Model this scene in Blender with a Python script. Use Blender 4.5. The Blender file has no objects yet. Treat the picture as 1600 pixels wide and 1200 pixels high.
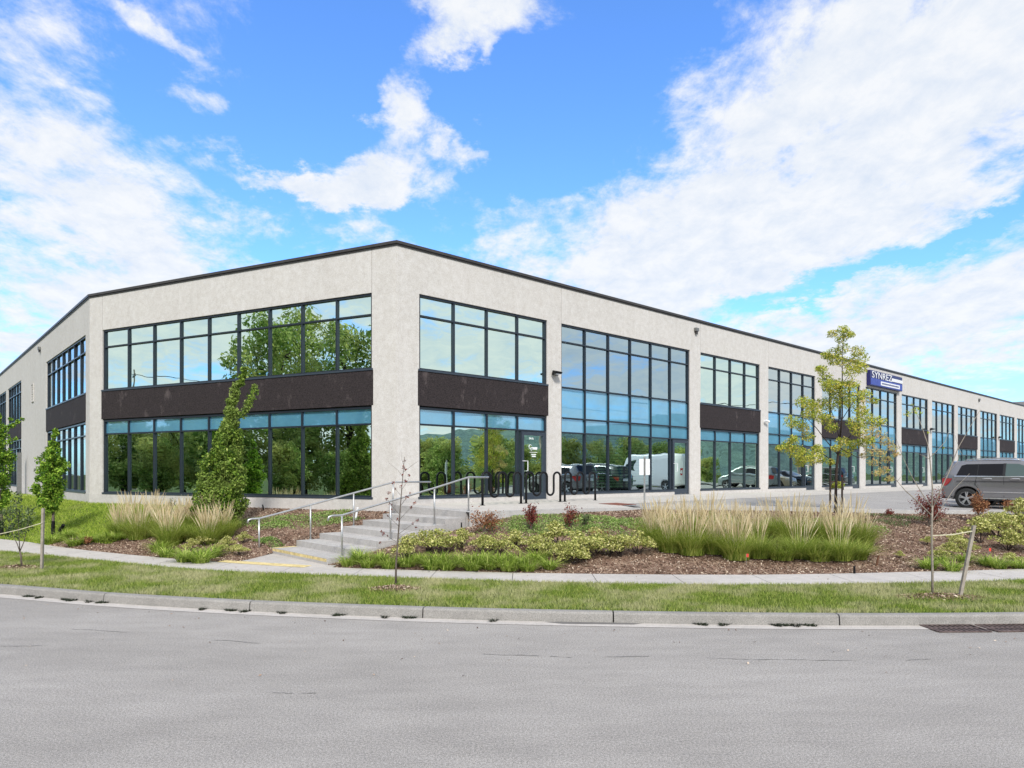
import bpy, bmesh, math, random
import numpy as np
from mathutils import Vector, Matrix
from mathutils.bvhtree import BVHTree
random.seed(7); rng = np.random.default_rng(7)
R_ = math.radians
SC = bpy.context.scene
COL = SC.collection

# ------------------------------------------------------------ camera
EYE = 2.13; FPX = 1075.0; HOR = 740.0
cd = bpy.data.cameras.new('camera'); cam = bpy.data.objects.new('camera', cd); COL.objects.link(cam)
cam.location = (0, 0, EYE); cam.rotation_euler = (R_(90), 0, 0)
cd.sensor_width = 36; cd.lens = FPX/1600*36; cd.shift_y = (HOR-600)/1600
cd.clip_end = 3000; cd.clip_start = 0.05
SC.camera = cam
SC.view_settings.view_transform = 'Standard'; SC.view_settings.look = 'None'
SC.view_settings.exposure = 0.88; SC.view_settings.gamma = 1

# ------------------------------------------------------------ sun
SUN_EL = R_(42); SUN_AZ = R_(173)          # azimuth from +Y towards +X
sd = bpy.data.lights.new('sun', 'SUN'); so = bpy.data.objects.new('sun', sd); COL.objects.link(so)
sd.energy = 2.15; sd.angle = R_(10); sd.color = (1, .955, .89)
sv = Vector((math.sin(SUN_AZ)*math.cos(SUN_EL), math.cos(SUN_AZ)*math.cos(SUN_EL), math.sin(SUN_EL)))
so.rotation_euler = sv.to_track_quat('Z', 'Y').to_euler()

# ------------------------------------------------------------ world: Nishita sky and broken cloud
W = bpy.data.worlds.new("World"); SC.world = W; W.use_nodes = True
nt = W.node_tree; nt.nodes.clear()
def N(t, **k):
    n = nt.nodes.new(t)
    for a, b in k.items(): setattr(n, a, b)
    return n
def LK(a, b): nt.links.new(a, b)
def MATH(op, a, b=None, c=None):
    n = N('ShaderNodeMath', operation=op)
    for i, v in enumerate((a, b, c)):
        if v is None: continue
        if isinstance(v, (int, float)): n.inputs[i].default_value = v
        else: LK(v, n.inputs[i])
    return n.outputs[0]
wo = N('ShaderNodeOutputWorld'); bg = N('ShaderNodeBackground'); LK(bg.outputs[0], wo.inputs[0])
sky = N('ShaderNodeTexSky', sky_type='NISHITA'); sky.sun_disc = False
sky.sun_elevation = SUN_EL; sky.sun_rotation = SUN_AZ; sky.air_density = 1.0; sky.dust_density = 0.6; sky.ozone_density = 2.0
tc = N('ShaderNodeTexCoord'); sx = N('ShaderNodeSeparateXYZ'); LK(tc.outputs['Generated'], sx.inputs[0])
X_, Y_, Z_ = sx.outputs
az = MATH('ARCTAN2', X_, Y_); el = MATH('ARCSINE', Z_)
cb = N('ShaderNodeCombineXYZ'); LK(az, cb.inputs[0]); LK(el, cb.inputs[1])
wz = MATH('ADD', MATH('MAXIMUM', Z_, 0.0), 0.22)
wc = N('ShaderNodeCombineXYZ'); LK(MATH('DIVIDE', X_, wz), wc.inputs[0]); LK(MATH('DIVIDE', Y_, wz), wc.inputs[1])
wnz = N('ShaderNodeTexNoise'); LK(wc.outputs[0], wnz.inputs[0]); wnz.inputs['Scale'].default_value = 3.4; wnz.inputs['Detail'].default_value = 7; wnz.inputs['Roughness'].default_value = .62
wv = N('ShaderNodeVectorMath', operation='MULTIPLY_ADD'); LK(wnz.outputs['Color'], wv.inputs[0]); wv.inputs[1].default_value = (.30, .20, 0); wv.inputs[2].default_value = (-.15, -.10, 0)
wa = N('ShaderNodeVectorMath', operation='ADD'); LK(cb.outputs[0], wa.inputs[0]); LK(wv.outputs[0], wa.inputs[1])
ang = wa.outputs[0]
def blob(px, py, rx, ry, rot, w):
    u = px-800; v = HOR-py; th = math.atan(u/FPX); ph = math.atan(v*math.cos(th)/FPX)
    m = N('ShaderNodeMapping', vector_type='TEXTURE'); LK(ang, m.inputs[0])
    m.inputs[1].default_value = (th, ph, 0); m.inputs[2].default_value = (0, 0, R_(rot))
    c2 = math.cos(th)**2
    m.inputs[3].default_value = (rx/FPX*max(c2, .5), ry/FPX*math.sqrt(max(c2, .5)), 1)
    l = N('ShaderNodeVectorMath', operation='LENGTH'); LK(m.outputs[0], l.inputs[0])
    r = N('ShaderNodeMapRange', interpolation_type='SMOOTHSTEP'); LK(l.outputs['Value'], r.inputs[0])
    r.inputs[1].default_value = 0.25; r.inputs[2].default_value = 1.35
    r.inputs[3].default_value = w; r.inputs[4].default_value = 0
    return r.outputs[0]
BL = [(1290, 240, 430, 185, 14, .66), (1100, 370, 430, 85, 8, .50), (1470, 500, 480, 110, 8, .66), (1500, 90, 260, 130, 0, .38), (1020, 440, 300, 60, 10, .35),
      (770, 25, 120, 50, -10, .52), (700, 82, 60, 30, 0, .40), (625, 165, 90, 42, 10, .52), (780, 112, 26, 26, 0, .34),
      (575, 268, 120, 48, -8, .60), (450, 275, 160, 28, -6, .58), (690, 222, 32, 24, 0, .35), (745, 250, 24, 24, -40, .30),
      (130, 290, 260, 90, 0, .46), (200, 440, 360, 120, 0, .46), (350, 160, 90, 30, -14, .36), (270, 45, 110, 24, -15, .34),
      (415, 208, 26, 12, 0, .36), (820, 330, 120, 40, 5, .40), (500, 600, 1100, 130, 0, .34), (60, 120, 160, 120, 0, .38),
      (1440, 392, 240, 20, 14, -.50), (1230, 445, 160, 22, 10, -.36), (1040, 40, 80, 110, 0, -.34), (560, 60, 120, 60, 0, -.42),
      (460, 200, 110, 50, 0, -.50), (900, 150, 130, 130, 0, -.42), (560, 340, 200, 36, 0, -.34), (1410, 292, 60, 18, 0, -.35), (1580, 180, 60, 40, 0, -.22), (520, 130, 60, 40, 0, -.3), (715, 160, 75, 38, 0, -.60), (800, 200, 70, 60, 0, -.35), (780, 290, 60, 30, 0, -.3)]
acc = None
for b in BL:
    o = blob(*b); acc = o if acc is None else MATH('ADD', acc, o)
front = N('ShaderNodeMapRange'); LK(Y_, front.inputs[0]); front.inputs[1].default_value = 0.3; front.inputs[2].default_value = .6
front.inputs[3].default_value = .55; front.inputs[4].default_value = 0.0
acc = MATH('ADD', acc, front.outputs[0])
zz = MATH('ADD', MATH('MAXIMUM', Z_, 0.0), 0.22)
pc = N('ShaderNodeCombineXYZ'); LK(MATH('DIVIDE', X_, zz), pc.inputs[0]); LK(MATH('DIVIDE', Y_, zz), pc.inputs[1])
def wn(scale, det, rough, loc, dist=0.0):
    n = N('ShaderNodeTexNoise'); m = N('ShaderNodeMapping'); LK(pc.outputs[0], m.inputs[0]); m.inputs[1].default_value = loc
    m.inputs[3].default_value = (1, .8, 1)
    LK(m.outputs[0], n.inputs[0]); n.inputs['Scale'].default_value = scale; n.inputs['Detail'].default_value = det
    n.inputs['Roughness'].default_value = rough; n.inputs['Distortion'].default_value = dist
    return n.outputs['Fac']
n1 = wn(2.6, 12, .66, (3.1, 1.2, 0), .35); n2 = wn(11, 9, .66, (7, 2, 0), .2)
dens = MATH('ADD', MATH('ADD', MATH('MULTIPLY', MATH('SUBTRACT', n1, .5), 2.35), MATH('MULTIPLY', MATH('SUBTRACT', n2, .5), 1.25)), acc)
mk = N('ShaderNodeMapRange', interpolation_type='SMOOTHSTEP'); LK(dens, mk.inputs[0])
mk.inputs[1].default_value = -.06; mk.inputs[2].default_value = .64
# cloud body tone: thick parts white, thin parts slightly blue-grey
tn = N('ShaderNodeMapRange'); LK(n2, tn.inputs[0]); tn.inputs[1].default_value = .30; tn.inputs[2].default_value = .62
ccol = N('ShaderNodeMix', data_type='RGBA'); LK(tn.outputs[0], ccol.inputs[0])
ccol.inputs[6].default_value = (4.5, 4.95, 5.6, 1); ccol.inputs[7].default_value = (5.75, 5.85, 5.95, 1)
hs = N('ShaderNodeMix', data_type='RGBA', blend_type='MULTIPLY'); hs.inputs[0].default_value = 1
LK(sky.outputs[0], hs.inputs[6]); hs.inputs[7].default_value = (.88, 1.36, 2.0, 1)
mx = N('ShaderNodeMix', data_type='RGBA'); LK(MATH('MULTIPLY', mk.outputs[0], .96), mx.inputs[0]); LK(hs.outputs[2], mx.inputs[6]); LK(ccol.outputs[2], mx.inputs[7])
LK(mx.outputs[2], bg.inputs[0]); bg.inputs[1].default_value = 0.09

# ------------------------------------------------------------ materials
MATS = {}
class NB:
    def __init__(s, name):
        s.m = bpy.data.materials.new(name); s.m.use_nodes = True; s.t = s.m.node_tree; s.t.nodes.clear()
        s.out = s.n('ShaderNodeOutputMaterial')
    def n(s, t, **k):
        n = s.t.nodes.new(t)
        for a, b in k.items(): setattr(n, a, b)
        return n
    def l(s, a, b): s.t.links.new(a, b)
    def noise(s, scale, det=3, rough=.5, vec=None, stretch=None):
        n = s.n('ShaderNodeTexNoise'); c = s.n('ShaderNodeTexCoord')
        src = c.outputs['Object'] if vec is None else vec
        if stretch:
            m = s.n('ShaderNodeMapping'); s.l(src, m.inputs[0]); m.inputs[3].default_value = stretch; src = m.outputs[0]
        s.l(src, n.inputs[0]); n.inputs['Scale'].default_value = scale; n.inputs['Detail'].default_value = det
        n.inputs['Roughness'].default_value = rough
        return n.outputs['Fac']
    def ramp(s, fac, stops):
        r = s.n('ShaderNodeValToRGB'); s.l(fac, r.inputs[0]); e = r.color_ramp.elements
        while len(e) < len(stops): e.new(.5)
        for el_, (p, c) in zip(e, stops): el_.position = p; el_.color = (*c, 1)
        return r.outputs[0]
    def mix(s, fac, a, b, mode='MIX'):
        n = s.n('ShaderNodeMix', data_type='RGBA', blend_type=mode)
        for i, v in ((0, fac), (6, a), (7, b)):
            if isinstance(v, (int, float)): n.inputs[i].default_value = v
            elif isinstance(v, tuple): n.inputs[i].default_value = (*v, 1)
            else: s.l(v, n.inputs[i])
        return n.outputs[2]
    def bump(s, h, strength=.3, dist=.01):
        b = s.n('ShaderNodeBump'); s.l(h, b.inputs['Height']); b.inputs['Strength'].default_value = strength
        b.inputs['Distance'].default_value = dist; return b.outputs[0]
    def pbr(s, col, rough=.8, normal=None, metal=0, spec=.4, coat=0):
        p = s.n('ShaderNodeBsdfPrincipled')
        if isinstance(col, tuple): p.inputs['Base Color'].default_value = (*col, 1)
        else: s.l(col, p.inputs['Base Color'])
        if isinstance(rough, (int, float)): p.inputs['Roughness'].default_value = rough
        else: s.l(rough, p.inputs['Roughness'])
        p.inputs['Metallic'].default_value = metal; p.inputs['Specular IOR Level'].default_value = spec
        p.inputs['Coat Weight'].default_value = coat
        if normal is not None: s.l(normal, p.inputs['Normal'])
        return p.outputs[0]
    def done(s, sh): s.l(sh, s.out.inputs[0]); return s.m
def simple(name, col, rough=.6, metal=0, spec=.4, var=.12, scale=6, coat=0, bump=0):
    b = NB(name); f = b.noise(scale, 4, .6)
    c = b.ramp(f, [(.3, tuple(v*(1-var) for v in col)), (.7, tuple(min(1, v*(1+var)) for v in col))])
    nm = b.bump(b.noise(scale*8, 3), bump, .005) if bump else None
    return b.done(b.pbr(c, rough, nm, metal, spec, coat))
def concrete(name, base, fine=90, fv=.10, lv=.10, warm=0, rough=.9, bump=.25, streak=0):
    b = NB(name)
    big = b.noise(.6, 4, .6); mid = b.noise(6, 5, .65); fn = b.noise(fine, 3, .7)
    c = b.ramp(big, [(.3, tuple(v*(1-lv) for v in base)), (.7, tuple(v*(1+lv*.5) for v in base))])
    c = b.mix(.5, c, b.ramp(mid, [(.3, (.40,)*3), (.7, (.60,)*3)]), 'OVERLAY')
    c = b.mix(.75, c, b.ramp(fn, [(.36, (.5-fv*2.2,)*3), (.62, (.5+fv,)*3)]), 'OVERLAY')
    if streak:
        st = b.noise(1.4, 5, .6, stretch=(3, 3, .22))
        c = b.mix(streak, c, b.ramp(st, [(.42, (.62, .58, .52)), (.58, (1, 1, 1))]), 'MULTIPLY')
    return b.done(b.pbr(c, rough, b.bump(fn, bump, .004), 0, .25))
M = {}
M['wall'] = concrete('exposed_aggregate_precast', (.58, .555, .52), 40, .06, .03, bump=.35, streak=.07)
M['plinth'] = concrete('plinth_concrete', (.56, .535, .505), 60, .05, .10)
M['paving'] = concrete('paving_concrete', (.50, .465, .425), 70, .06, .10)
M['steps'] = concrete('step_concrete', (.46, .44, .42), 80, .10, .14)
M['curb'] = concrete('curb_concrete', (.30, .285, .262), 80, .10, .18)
M['kerbtop'] = concrete('lot_kerb_concrete', (.46, .45, .43), 80, .08, .12)
M['frame'] = simple('charcoal_aluminium', (.022, .030, .042), .38, .3, .5, .1)
M['framelite'] = simple('slate_aluminium', (.045, .06, .08), .4, .3, .5, .1)
M['coping'] = simple('bronze_metal_coping', (.060, .053, .048), .45, .4, .5, .15, 3)
M['black'] = simple('black_powder_coat', (.005, .005, .006), .5, .0, .25)
M['rubber'] = simple('tyre_rubber', (.018, .018, .018), .8)
M['galv'] = simple('galvanised_steel', (.50, .50, .49), .38, .75, .5, .15, 10)
M['galvd'] = simple('weathered_steel', (.20, .20, .19), .5, .5, .5, .15, 10)
M['white'] = simple('white_paint', (.78, .79, .80), .5)
M['yellow'] = simple('worn_yellow_paint', (.62, .50, .24), .85, 0, .2, .35, 7)
M['rust'] = simple('rusted_iron', (.20, .075, .05), .85, .1, .3, .35, 12, 0, .4)
M['irondark'] = simple('dark_iron_grate', (.13, .095, .085), .8, .3, .3, .4, 12)
M['timber'] = simple('weathered_timber', (.30, .265, .22), .9, 0, .2, .25, 14, 0, .4)
M['stub'] = simple('brown_timber_peg', (.12, .055, .03), .9)
M['red'] = simple('red_flag_plastic', (.65, .06, .04), .6)
M['tie'] = simple('pale_webbing_tie', (.55, .52, .36), .9)
M['crack'] = simple('crack_filler', (.15, .143, .135), .9)
M['weed'] = simple('dark_weed', (.025, .035, .018), .9)
M['pitshade'] = simple('drain_shade_black', (.004, .004, .004), .9)  # near-black, stands in for the unlit depth under the grates
M['roof'] = simple('roof_membrane', (.25, .25, .25), .9)
M['signblue'] = simple('sign_blue', (.04, .06, .30), .4)
M['signdark'] = simple('sign_dark_blue', (.015, .015, .10), .4)
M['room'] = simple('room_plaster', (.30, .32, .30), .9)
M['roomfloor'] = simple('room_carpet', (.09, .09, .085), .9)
M['blind'] = simple('window_blind', (.70, .80, .50), .8)
b = NB('dark_brick_panel')
sp = b.noise(22, 4, .8, stretch=(1, 1, 2.2)); bl = b.noise(1.6, 5, .7); st = b.noise(2.6, 6, .7, stretch=(1, 1, .5))
c = b.ramp(sp, [(.35, (.006, .005, .005)), (.62, (.046, .035, .036))])
c = b.mix(b.ramp(st, [(.58, (0, 0, 0)), (.72, (.5,)*3)]), c, (.16, .13, .125))
M['brown'] = b.done(b.pbr(c, .85, b.bump(sp, .6, .006), 0, .3))
b = NB('asphalt_road')
f1 = b.noise(48, 2, .85); f2 = b.noise(120, 2, .8); big = b.noise(.25, 4, .6, stretch=(.5, 1.6, 1)); md = b.noise(2.2, 5, .65, stretch=(.5, 1.4, 1))
c = b.ramp(big, [(.3, (.285, .265, .24)), (.7, (.375, .35, .32))])
c = b.mix(.35, c, b.ramp(md, [(.3, (.34,)*3), (.7, (.62,)*3)]), 'OVERLAY')
c = b.mix(.55, c, b.ramp(f1, [(.34, (.2,)*3), (.5, (.5,)*3), (.68, (.76,)*3)]), 'OVERLAY')
c = b.mix(.6, c, b.ramp(f2, [(.36, (.12,)*3), (.64, (.85,)*3)]), 'OVERLAY')
M['asphalt'] = b.done(b.pbr(c, .88, b.bump(f2, .5, .006), 0, .3))
M['lot'] = concrete('parking_asphalt', (.36, .34, .32), 60, .12, .12)
def ground_mat(name, stops, scale, fine):
    b = NB(name); a = b.noise(scale, 6, .7); f = b.noise(fine, 3, .8)
    c = b.ramp(a, stops); c = b.mix(.8, c, b.ramp(f, [(.3, (.2,)*3), (.7, (.8,)*3)]), 'OVERLAY')
    return b.done(b.pbr(c, .95, b.bump(f, .8, .02), 0, .15))
M['turf'] = ground_mat('turf_soil', [(.35, (.045, .075, .014)), (.55, (.10, .13, .03)), (.7, (.20, .19, .08))], 1.6, 60)
M['mulch'] = ground_mat('bark_mulch', [(.3, (.10, .06, .042)), (.5, (.22, .14, .10)), (.68, (.36, .26, .19))], 2.5, 45)
M['farground'] = ground_mat('distant_grass', [(.3, (.04, .07, .02)), (.7, (.09, .12, .035))], .05, 2)
def island(name, stops, pos_noise=None, trans=.25, rough=.7, spec=.25):
    b = NB(name); g = b.n('ShaderNodeNewGeometry'); f = g.outputs['Random Per Island']
    c = b.ramp(f, stops)
    if pos_noise:
        sc_, lo, hi, col2 = pos_noise
        pn = b.noise(sc_, 5, .65, vec=g.outputs['Position'])
        c = b.mix(b.ramp(pn, [(lo, (0, 0, 0)), (hi, (.85,)*3)]), c, col2)
    p = b.pbr(c, rough, None, 0, spec)
    if trans:
        tr = b.n('ShaderNodeBsdfTranslucent'); b.l(c, tr.inputs[0]); ms = b.n('ShaderNodeMixShader'); ms.inputs[0].default_value = trans
        b.l(p, ms.inputs[1]); b.l(tr.outputs[0], ms.inputs[2]); p = ms.outputs[0]
    return b.done(p)
M['grass'] = island('grass_blades', [(0, (.10, .17, .02)), (.5, (.23, .32, .045)), (1, (.42, .45, .12))], (1.1, .44, .62, (.52, .49, .27)), .3)
M['lawn'] = island('lawn_blades', [(0, (.14, .23, .018)), (.5, (.29, .41, .04)), (1, (.56, .62, .12))], (.8, .56, .78, (.36, .36, .14)), .3)
M['chips'] = island('mulch_chips', [(0, (.07, .042, .03)), (.35, (.20, .13, .09)), (.7, (.40, .29, .21)), (1, (.66, .55, .43))], None, 0, .9, .15)
M['leafcol'] = island('leaf_bright_green', [(0, (.025, .06, .010)), (.45, (.12, .22, .025)), (.85, (.30, .43, .06)), (1, (.52, .60, .17))], (1.8, .45, .62, (.28, .36, .09)), .3)
M['leafsmall'] = island('leaf_fresh_green', [(0, (.03, .08, .010)), (.5, (.17, .34, .025)), (1, (.46, .60, .09))], None, .3)
M['leafyellow'] = island('leaf_yellow_green', [(0, (.13, .20, .02)), (.4, (.38, .46, .05)), (.8, (.68, .68, .12)), (1, (.80, .58, .18))], (1.1, .52, .7, (.50, .42, .13)), .35)
M['leafpale'] = island('leaf_pale_yellow', [(0, (.42, .42, .12)), (.6, (.66, .58, .24)), (1, (.70, .38, .18))], None, .4)
M['leafgrey'] = island('leaf_grey_green', [(0, (.045, .075, .03)), (.6, (.12, .17, .06)), (1, (.22, .27, .12))], None, .25)
M['leafred'] = island('leaf_dark_red', [(0, (.07, .015, .015)), (.5, (.20, .04, .03)), (1, (.33, .11, .07))], None, .25)
M['leaforange'] = island('leaf_copper', [(0, (.14, .05, .025)), (.5, (.32, .13, .06)), (1, (.48, .28, .14))], None, .25)
M['euony'] = island('variegated_leaf', [(0, (.12, .16, .03)), (.4, (.36, .39, .09)), (.8, (.64, .61, .22)), (1, (.80, .75, .38))], None, .25)
M['daylily'] = island('daylily_blade', [(0, (.10, .18, .02)), (.5, (.33, .46, .06)), (1, (.60, .66, .20))], None, .35)
M['reed'] = island('reed_blade', [(0, (.12, .19, .025)), (.5, (.31, .41, .06)), (1, (.58, .60, .17))], None, .35)
M['plume'] = island('reed_plume', [(0, (.50, .40, .22)), (.5, (.72, .60, .38)), (1, (.86, .78, .58))], None, .3)
M['cover'] = island('groundcover_leaf', [(0, (.08, .16, .03)), (.5, (.22, .36, .07)), (1, (.46, .54, .20))], (2.2, .55, .7, (.34, .31, .20)), .25)
M['bigleaf'] = island('mature_tree_leaf', [(0, (.08, .16, .03)), (.5, (.28, .41, .09)), (1, (.55, .62, .22))], (.25, .45, .62, (.55, .54, .18)), .55)
M['bark'] = simple('grey_brown_bark', (.13, .105, .085), .9, 0, .2, .3, 14, 0, .5)
M['barkdark'] = simple('dark_bark', (.045, .033, .028), .9, 0, .2, .3, 14, 0, .5)
M['barkpale'] = simple('pale_bark', (.27, .235, .19), .9, 0, .2, .3, 14, 0, .5)
def glass(name, refl, trans, fac, wob=.028):
    b = NB(name); g = b.n('ShaderNodeNewGeometry')
    nn = b.noise(.55, 2, .5, vec=g.outputs['Position']); nm = b.bump(nn, wob, .25)
    gl = b.n('ShaderNodeBsdfGlossy'); gl.inputs['Color'].default_value = (*refl, 1); gl.inputs['Roughness'].default_value = .0; b.l(nm, gl.inputs['Normal'])
    tr = b.n('ShaderNodeBsdfTransparent'); tr.inputs[0].default_value = (*trans, 1)
    ms = b.n('ShaderNodeMixShader'); ms.inputs[0].default_value = fac; b.l(tr.outputs[0], ms.inputs[1]); b.l(gl.outputs[0], ms.inputs[2])
    return b.done(ms.outputs[0])
M['glassg'] = glass('green_tinted_glass', (.80, .96, .85), (.30, .50, .36), .84)
M['glassb'] = glass('blue_tinted_glass', (.64, .80, .84), (.35, .50, .45), .66)
M['glassc'] = glass('clear_tinted_glass', (.84, .93, .90), (.45, .60, .50), .68)
def spandrel(name, col):
    b = NB(name); f = b.noise(1.3, 4, .6)
    c = b.ramp(f, [(.35, tuple(v*.9 for v in col)), (.65, tuple(v*1.1 for v in col))])
    p = b.pbr(c, .25, None, 0, .5)
    gl = b.n('ShaderNodeBsdfGlossy'); gl.inputs['Color'].default_value = (.6, .85, 1, 1); gl.inputs['Roughness'].default_value = .02
    ms = b.n('ShaderNodeMixShader'); ms.inputs[0].default_value = .30; b.l(p, ms.inputs[1]); b.l(gl.outputs[0], ms.inputs[2])
    return b.done(ms.outputs[0])
M['span'] = spandrel('blue_spandrel_glass', (.10, .29, .42))
def paint(name, col, metal=.5, rough=.32):
    b = NB(name); f = b.noise(300, 2); nm = b.bump(f, .02, .0005)
    return b.done(b.pbr(col, rough, nm, metal, .5, .8))
M['silver'] = paint('silver_car_paint', (.25, .245, .255), .6, .24); M['carblack'] = paint('black_car_paint', (.012, .012, .014), .2)
M['carwhite'] = paint('white_car_paint', (.72, .73, .74), 0); M['carbeige'] = paint('champagne_car_paint', (.42, .38, .28), .4)
M['carnavy'] = paint('navy_car_paint', (.03, .05, .09), .4); M['cargreen'] = paint('teal_car_paint', (.22, .27, .28), .4)
M['cartrim'] = simple('car_plastic_trim', (.02, .02, .022), .6); M['chrome'] = simple('chrome_trim', (.75, .75, .76), .15, 1)
M['alloy'] = simple('alloy_wheel', (.62, .62, .64), .28, .9); M['cloth'] = simple('car_interior', (.05, .05, .05), .8)
b = NB('car_privacy_glass'); M['carglass'] = b.done(b.pbr((.006, .006, .009), .05, None, 0, .28))
b = NB('car_side_glass'); M['carglass2'] = b.done(b.pbr((.05, .085, .08), .03, None, 0, .9))
b = NB('tail_lamp_lens'); M['lens'] = b.done(b.pbr((.42, .008, .006), .1, None, 0, .6, .5))
b = NB('head_lamp_lens'); M['lensw'] = b.done(b.pbr((.6, .62, .65), .08, None, .3, .6, .5))
M['hill'] = ground_mat('hazed_wooded_hill', [(.35, (.10, .16, .16)), (.6, (.13, .20, .17))], .02, .2)  # distance haze is mixed into the hill colour as blue-grey

# ------------------------------------------------------------ mesh helpers
def tag(o, label=None, cat=None, group=None, kind=None):
    if label: o['label'] = label
    if cat: o['category'] = cat
    if group: o['group'] = group
    if kind: o['kind'] = kind
    return o
def empty(name, loc=(0, 0, 0), rz=0, parent=None):
    o = bpy.data.objects.new(name, None); COL.objects.link(o); o.location = loc; o.rotation_euler = (0, 0, rz)
    o.empty_display_size = .2
    if parent: o.parent = parent
    return o
class MB:
    def __init__(s): s.v = []; s.f = []; s.smooth = False
    def poly(s, pts, faces):
        k = len(s.v); s.v += [tuple(p) for p in pts]; s.f += [tuple(i+k for i in f) for f in faces]; return s
    def hexa(s, p):   # p: 4 bottom ccw, 4 top
        return s.poly(p, [(0, 3, 2, 1), (4, 5, 6, 7), (0, 1, 5, 4), (1, 2, 6, 5), (2, 3, 7, 6), (3, 0, 4, 7)])
    def box(s, x0, x1, y0, y1, z0, z1):
        return s.hexa([(x0, y0, z0), (x1, y0, z0), (x1, y1, z0), (x0, y1, z0), (x0, y0, z1), (x1, y0, z1), (x1, y1, z1), (x0, y1, z1)])
    def tube(s, pts, rad, seg=8, cap=True):
        pts = [Vector(p) for p in pts]; n = len(pts)
        if isinstance(rad, (int, float)): rad = [rad]*n
        up = None; k = len(s.v)
        for i, p in enumerate(pts):
            d = (pts[min(i+1, n-1)]-pts[max(i-1, 0)])
            d = d.normalized() if d.length > 1e-9 else Vector((0, 0, 1))
            if up is None: up = d.orthogonal().normalized()
            up = (up-d*up.dot(d)); up = up.normalized() if up.length > 1e-6 else d.orthogonal().normalized()
            sd_ = d.cross(up)
            for j in range(seg):
                a = 2*math.pi*j/seg
                s.v.append(tuple(p+(up*math.cos(a)+sd_*math.sin(a))*rad[i]))
        for i in range(n-1):
            for j in range(seg):
                a = k+i*seg+j; b_ = k+i*seg+(j+1) % seg
                s.f.append((a, b_, b_+seg, a+seg))
        if cap:
            s.f.append(tuple(k+j for j in range(seg))[::-1]); s.f.append(tuple(k+(n-1)*seg+j for j in range(seg)))
        return s
    def lathe(s, prof, seg=24, axis='y', c=(0, 0, 0)):
        k = len(s.v); n = len(prof)
        for (r, h) in prof:
            for j in range(seg):
                a = 2*math.pi*j/seg
                if axis == 'y': s.v.append((c[0]+r*math.cos(a), c[1]+h, c[2]+r*math.sin(a)))
                else: s.v.append((c[0]+r*math.cos(a), c[1]+r*math.sin(a), c[2]+h))
        for i in range(n-1):
            for j in range(seg):
                a = k+i*seg+j; b_ = k+i*seg+(j+1) % seg
                s.f.append((a, b_, b_+seg, a+seg))
        return s
    def build(s, name, mat, parent=None, smooth=False, fix=True, inv=None):
        me = bpy.data.meshes.new(name)
        vs = s.v
        if inv is not None: vs = [tuple(inv @ Vector(v)) for v in vs]
        me.from_pydata(vs, [], s.f)
        if fix:
            bm = bmesh.new(); bm.from_mesh(me); bmesh.ops.recalc_face_normals(bm, faces=bm.faces); bm.to_mesh(me); bm.free()
        if smooth: me.shade_smooth()
        me.materials.append(mat); o = bpy.data.objects.new(name, me); COL.objects.link(o)
        if parent: o.parent = parent
        return o
def arr_mesh(name, verts, nper, mat, parent=None, faces=None):
    """verts (N,nper,3) -> N faces of nper verts"""
    n = len(verts); me = bpy.data.meshes.new(name)
    me.vertices.add(n*nper); me.vertices.foreach_set('co', np.ascontiguousarray(verts, dtype=np.float32).ravel())
    me.loops.add(n*nper); me.loops.foreach_set('vertex_index', np.arange(n*nper, dtype=np.int32))
    me.polygons.add(n); me.polygons.foreach_set('loop_start', np.arange(n, dtype=np.int32)*nper)
    me.update(calc_edges=True); me.materials.append(mat)
    o = bpy.data.objects.new(name, me); COL.objects.link(o)
    if parent: o.parent = parent
    return o
def unit(a): return a/np.maximum(np.linalg.norm(a, axis=-1, keepdims=True), 1e-9)
def leaf_verts(c, size, aspect=.55, up=.5, r=rng):
    n = len(c); nr = unit(r.normal(size=(n, 3))+np.array([0, 0, up])); t = unit(np.cross(nr, r.normal(size=(n, 3))))
    b_ = np.cross(nr, t); L = size*r.uniform(.6, 1.3, (n, 1)); Wd = L*aspect
    v = np.stack([c-t*L*.5, c+b_*Wd*.5+nr*L*.08, c+t*L*.5-nr*L*.05, c-b_*Wd*.5+nr*L*.08], 1)
    return v
def blade_tris(base, h, w, lean, r=rng):
    n = len(base); a = r.uniform(0, 2*np.pi, n); d = np.stack([np.cos(a), np.sin(a), np.zeros(n)], 1)
    a2 = r.uniform(0, 2*np.pi, n); s_ = np.stack([np.cos(a2), np.sin(a2), np.zeros(n)], 1)
    hh = h*r.uniform(.5, 1.2, (n, 1)); ww = w*r.uniform(.7, 1.3, (n, 1)); ll = lean*r.uniform(.2, 1, (n, 1))
    return np.stack([base-s_*ww*.5, base+s_*ww*.5, base+d*ll*hh+np.array([0, 0, 1.])*hh], 1)
def arcs(n, r0, h, w, out, droop, r=rng, seg=4, upright=0.0):
    """n arching blades from a clump of radius r0; each blade one island of quads -> returns verts, faces"""
    V = []; F = []
    for i in range(n):
        a = r.uniform(0, 2*math.pi); rr = r0*math.sqrt(r.uniform()); bx, by = rr*math.cos(a), rr*math.sin(a)
        a2 = a+r.normal()*.6; H = h*r.uniform(.55, 1.1); O = out*r.uniform(.15, 1.1); D = droop*r.uniform(.3, 1)
        px, py = -math.sin(a2), math.cos(a2); k = len(V); ww = w*r.uniform(.7, 1.3)
        for j in range(seg+1):
            t = j/seg; o = O*t**1.6; z = H*(t-D*t*t*.75); wd = ww*(1-t)**.6*.5 if j < seg else 0.0005
            x, y = bx+math.cos(a2)*o, by+math.sin(a2)*o
            V.append((x-px*wd, y-py*wd, z)); V.append((x+px*wd, y+py*wd, z))
        for j in range(seg): F.append((k+2*j, k+2*j+1, k+2*j+3, k+2*j+2))
    return V, F

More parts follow.
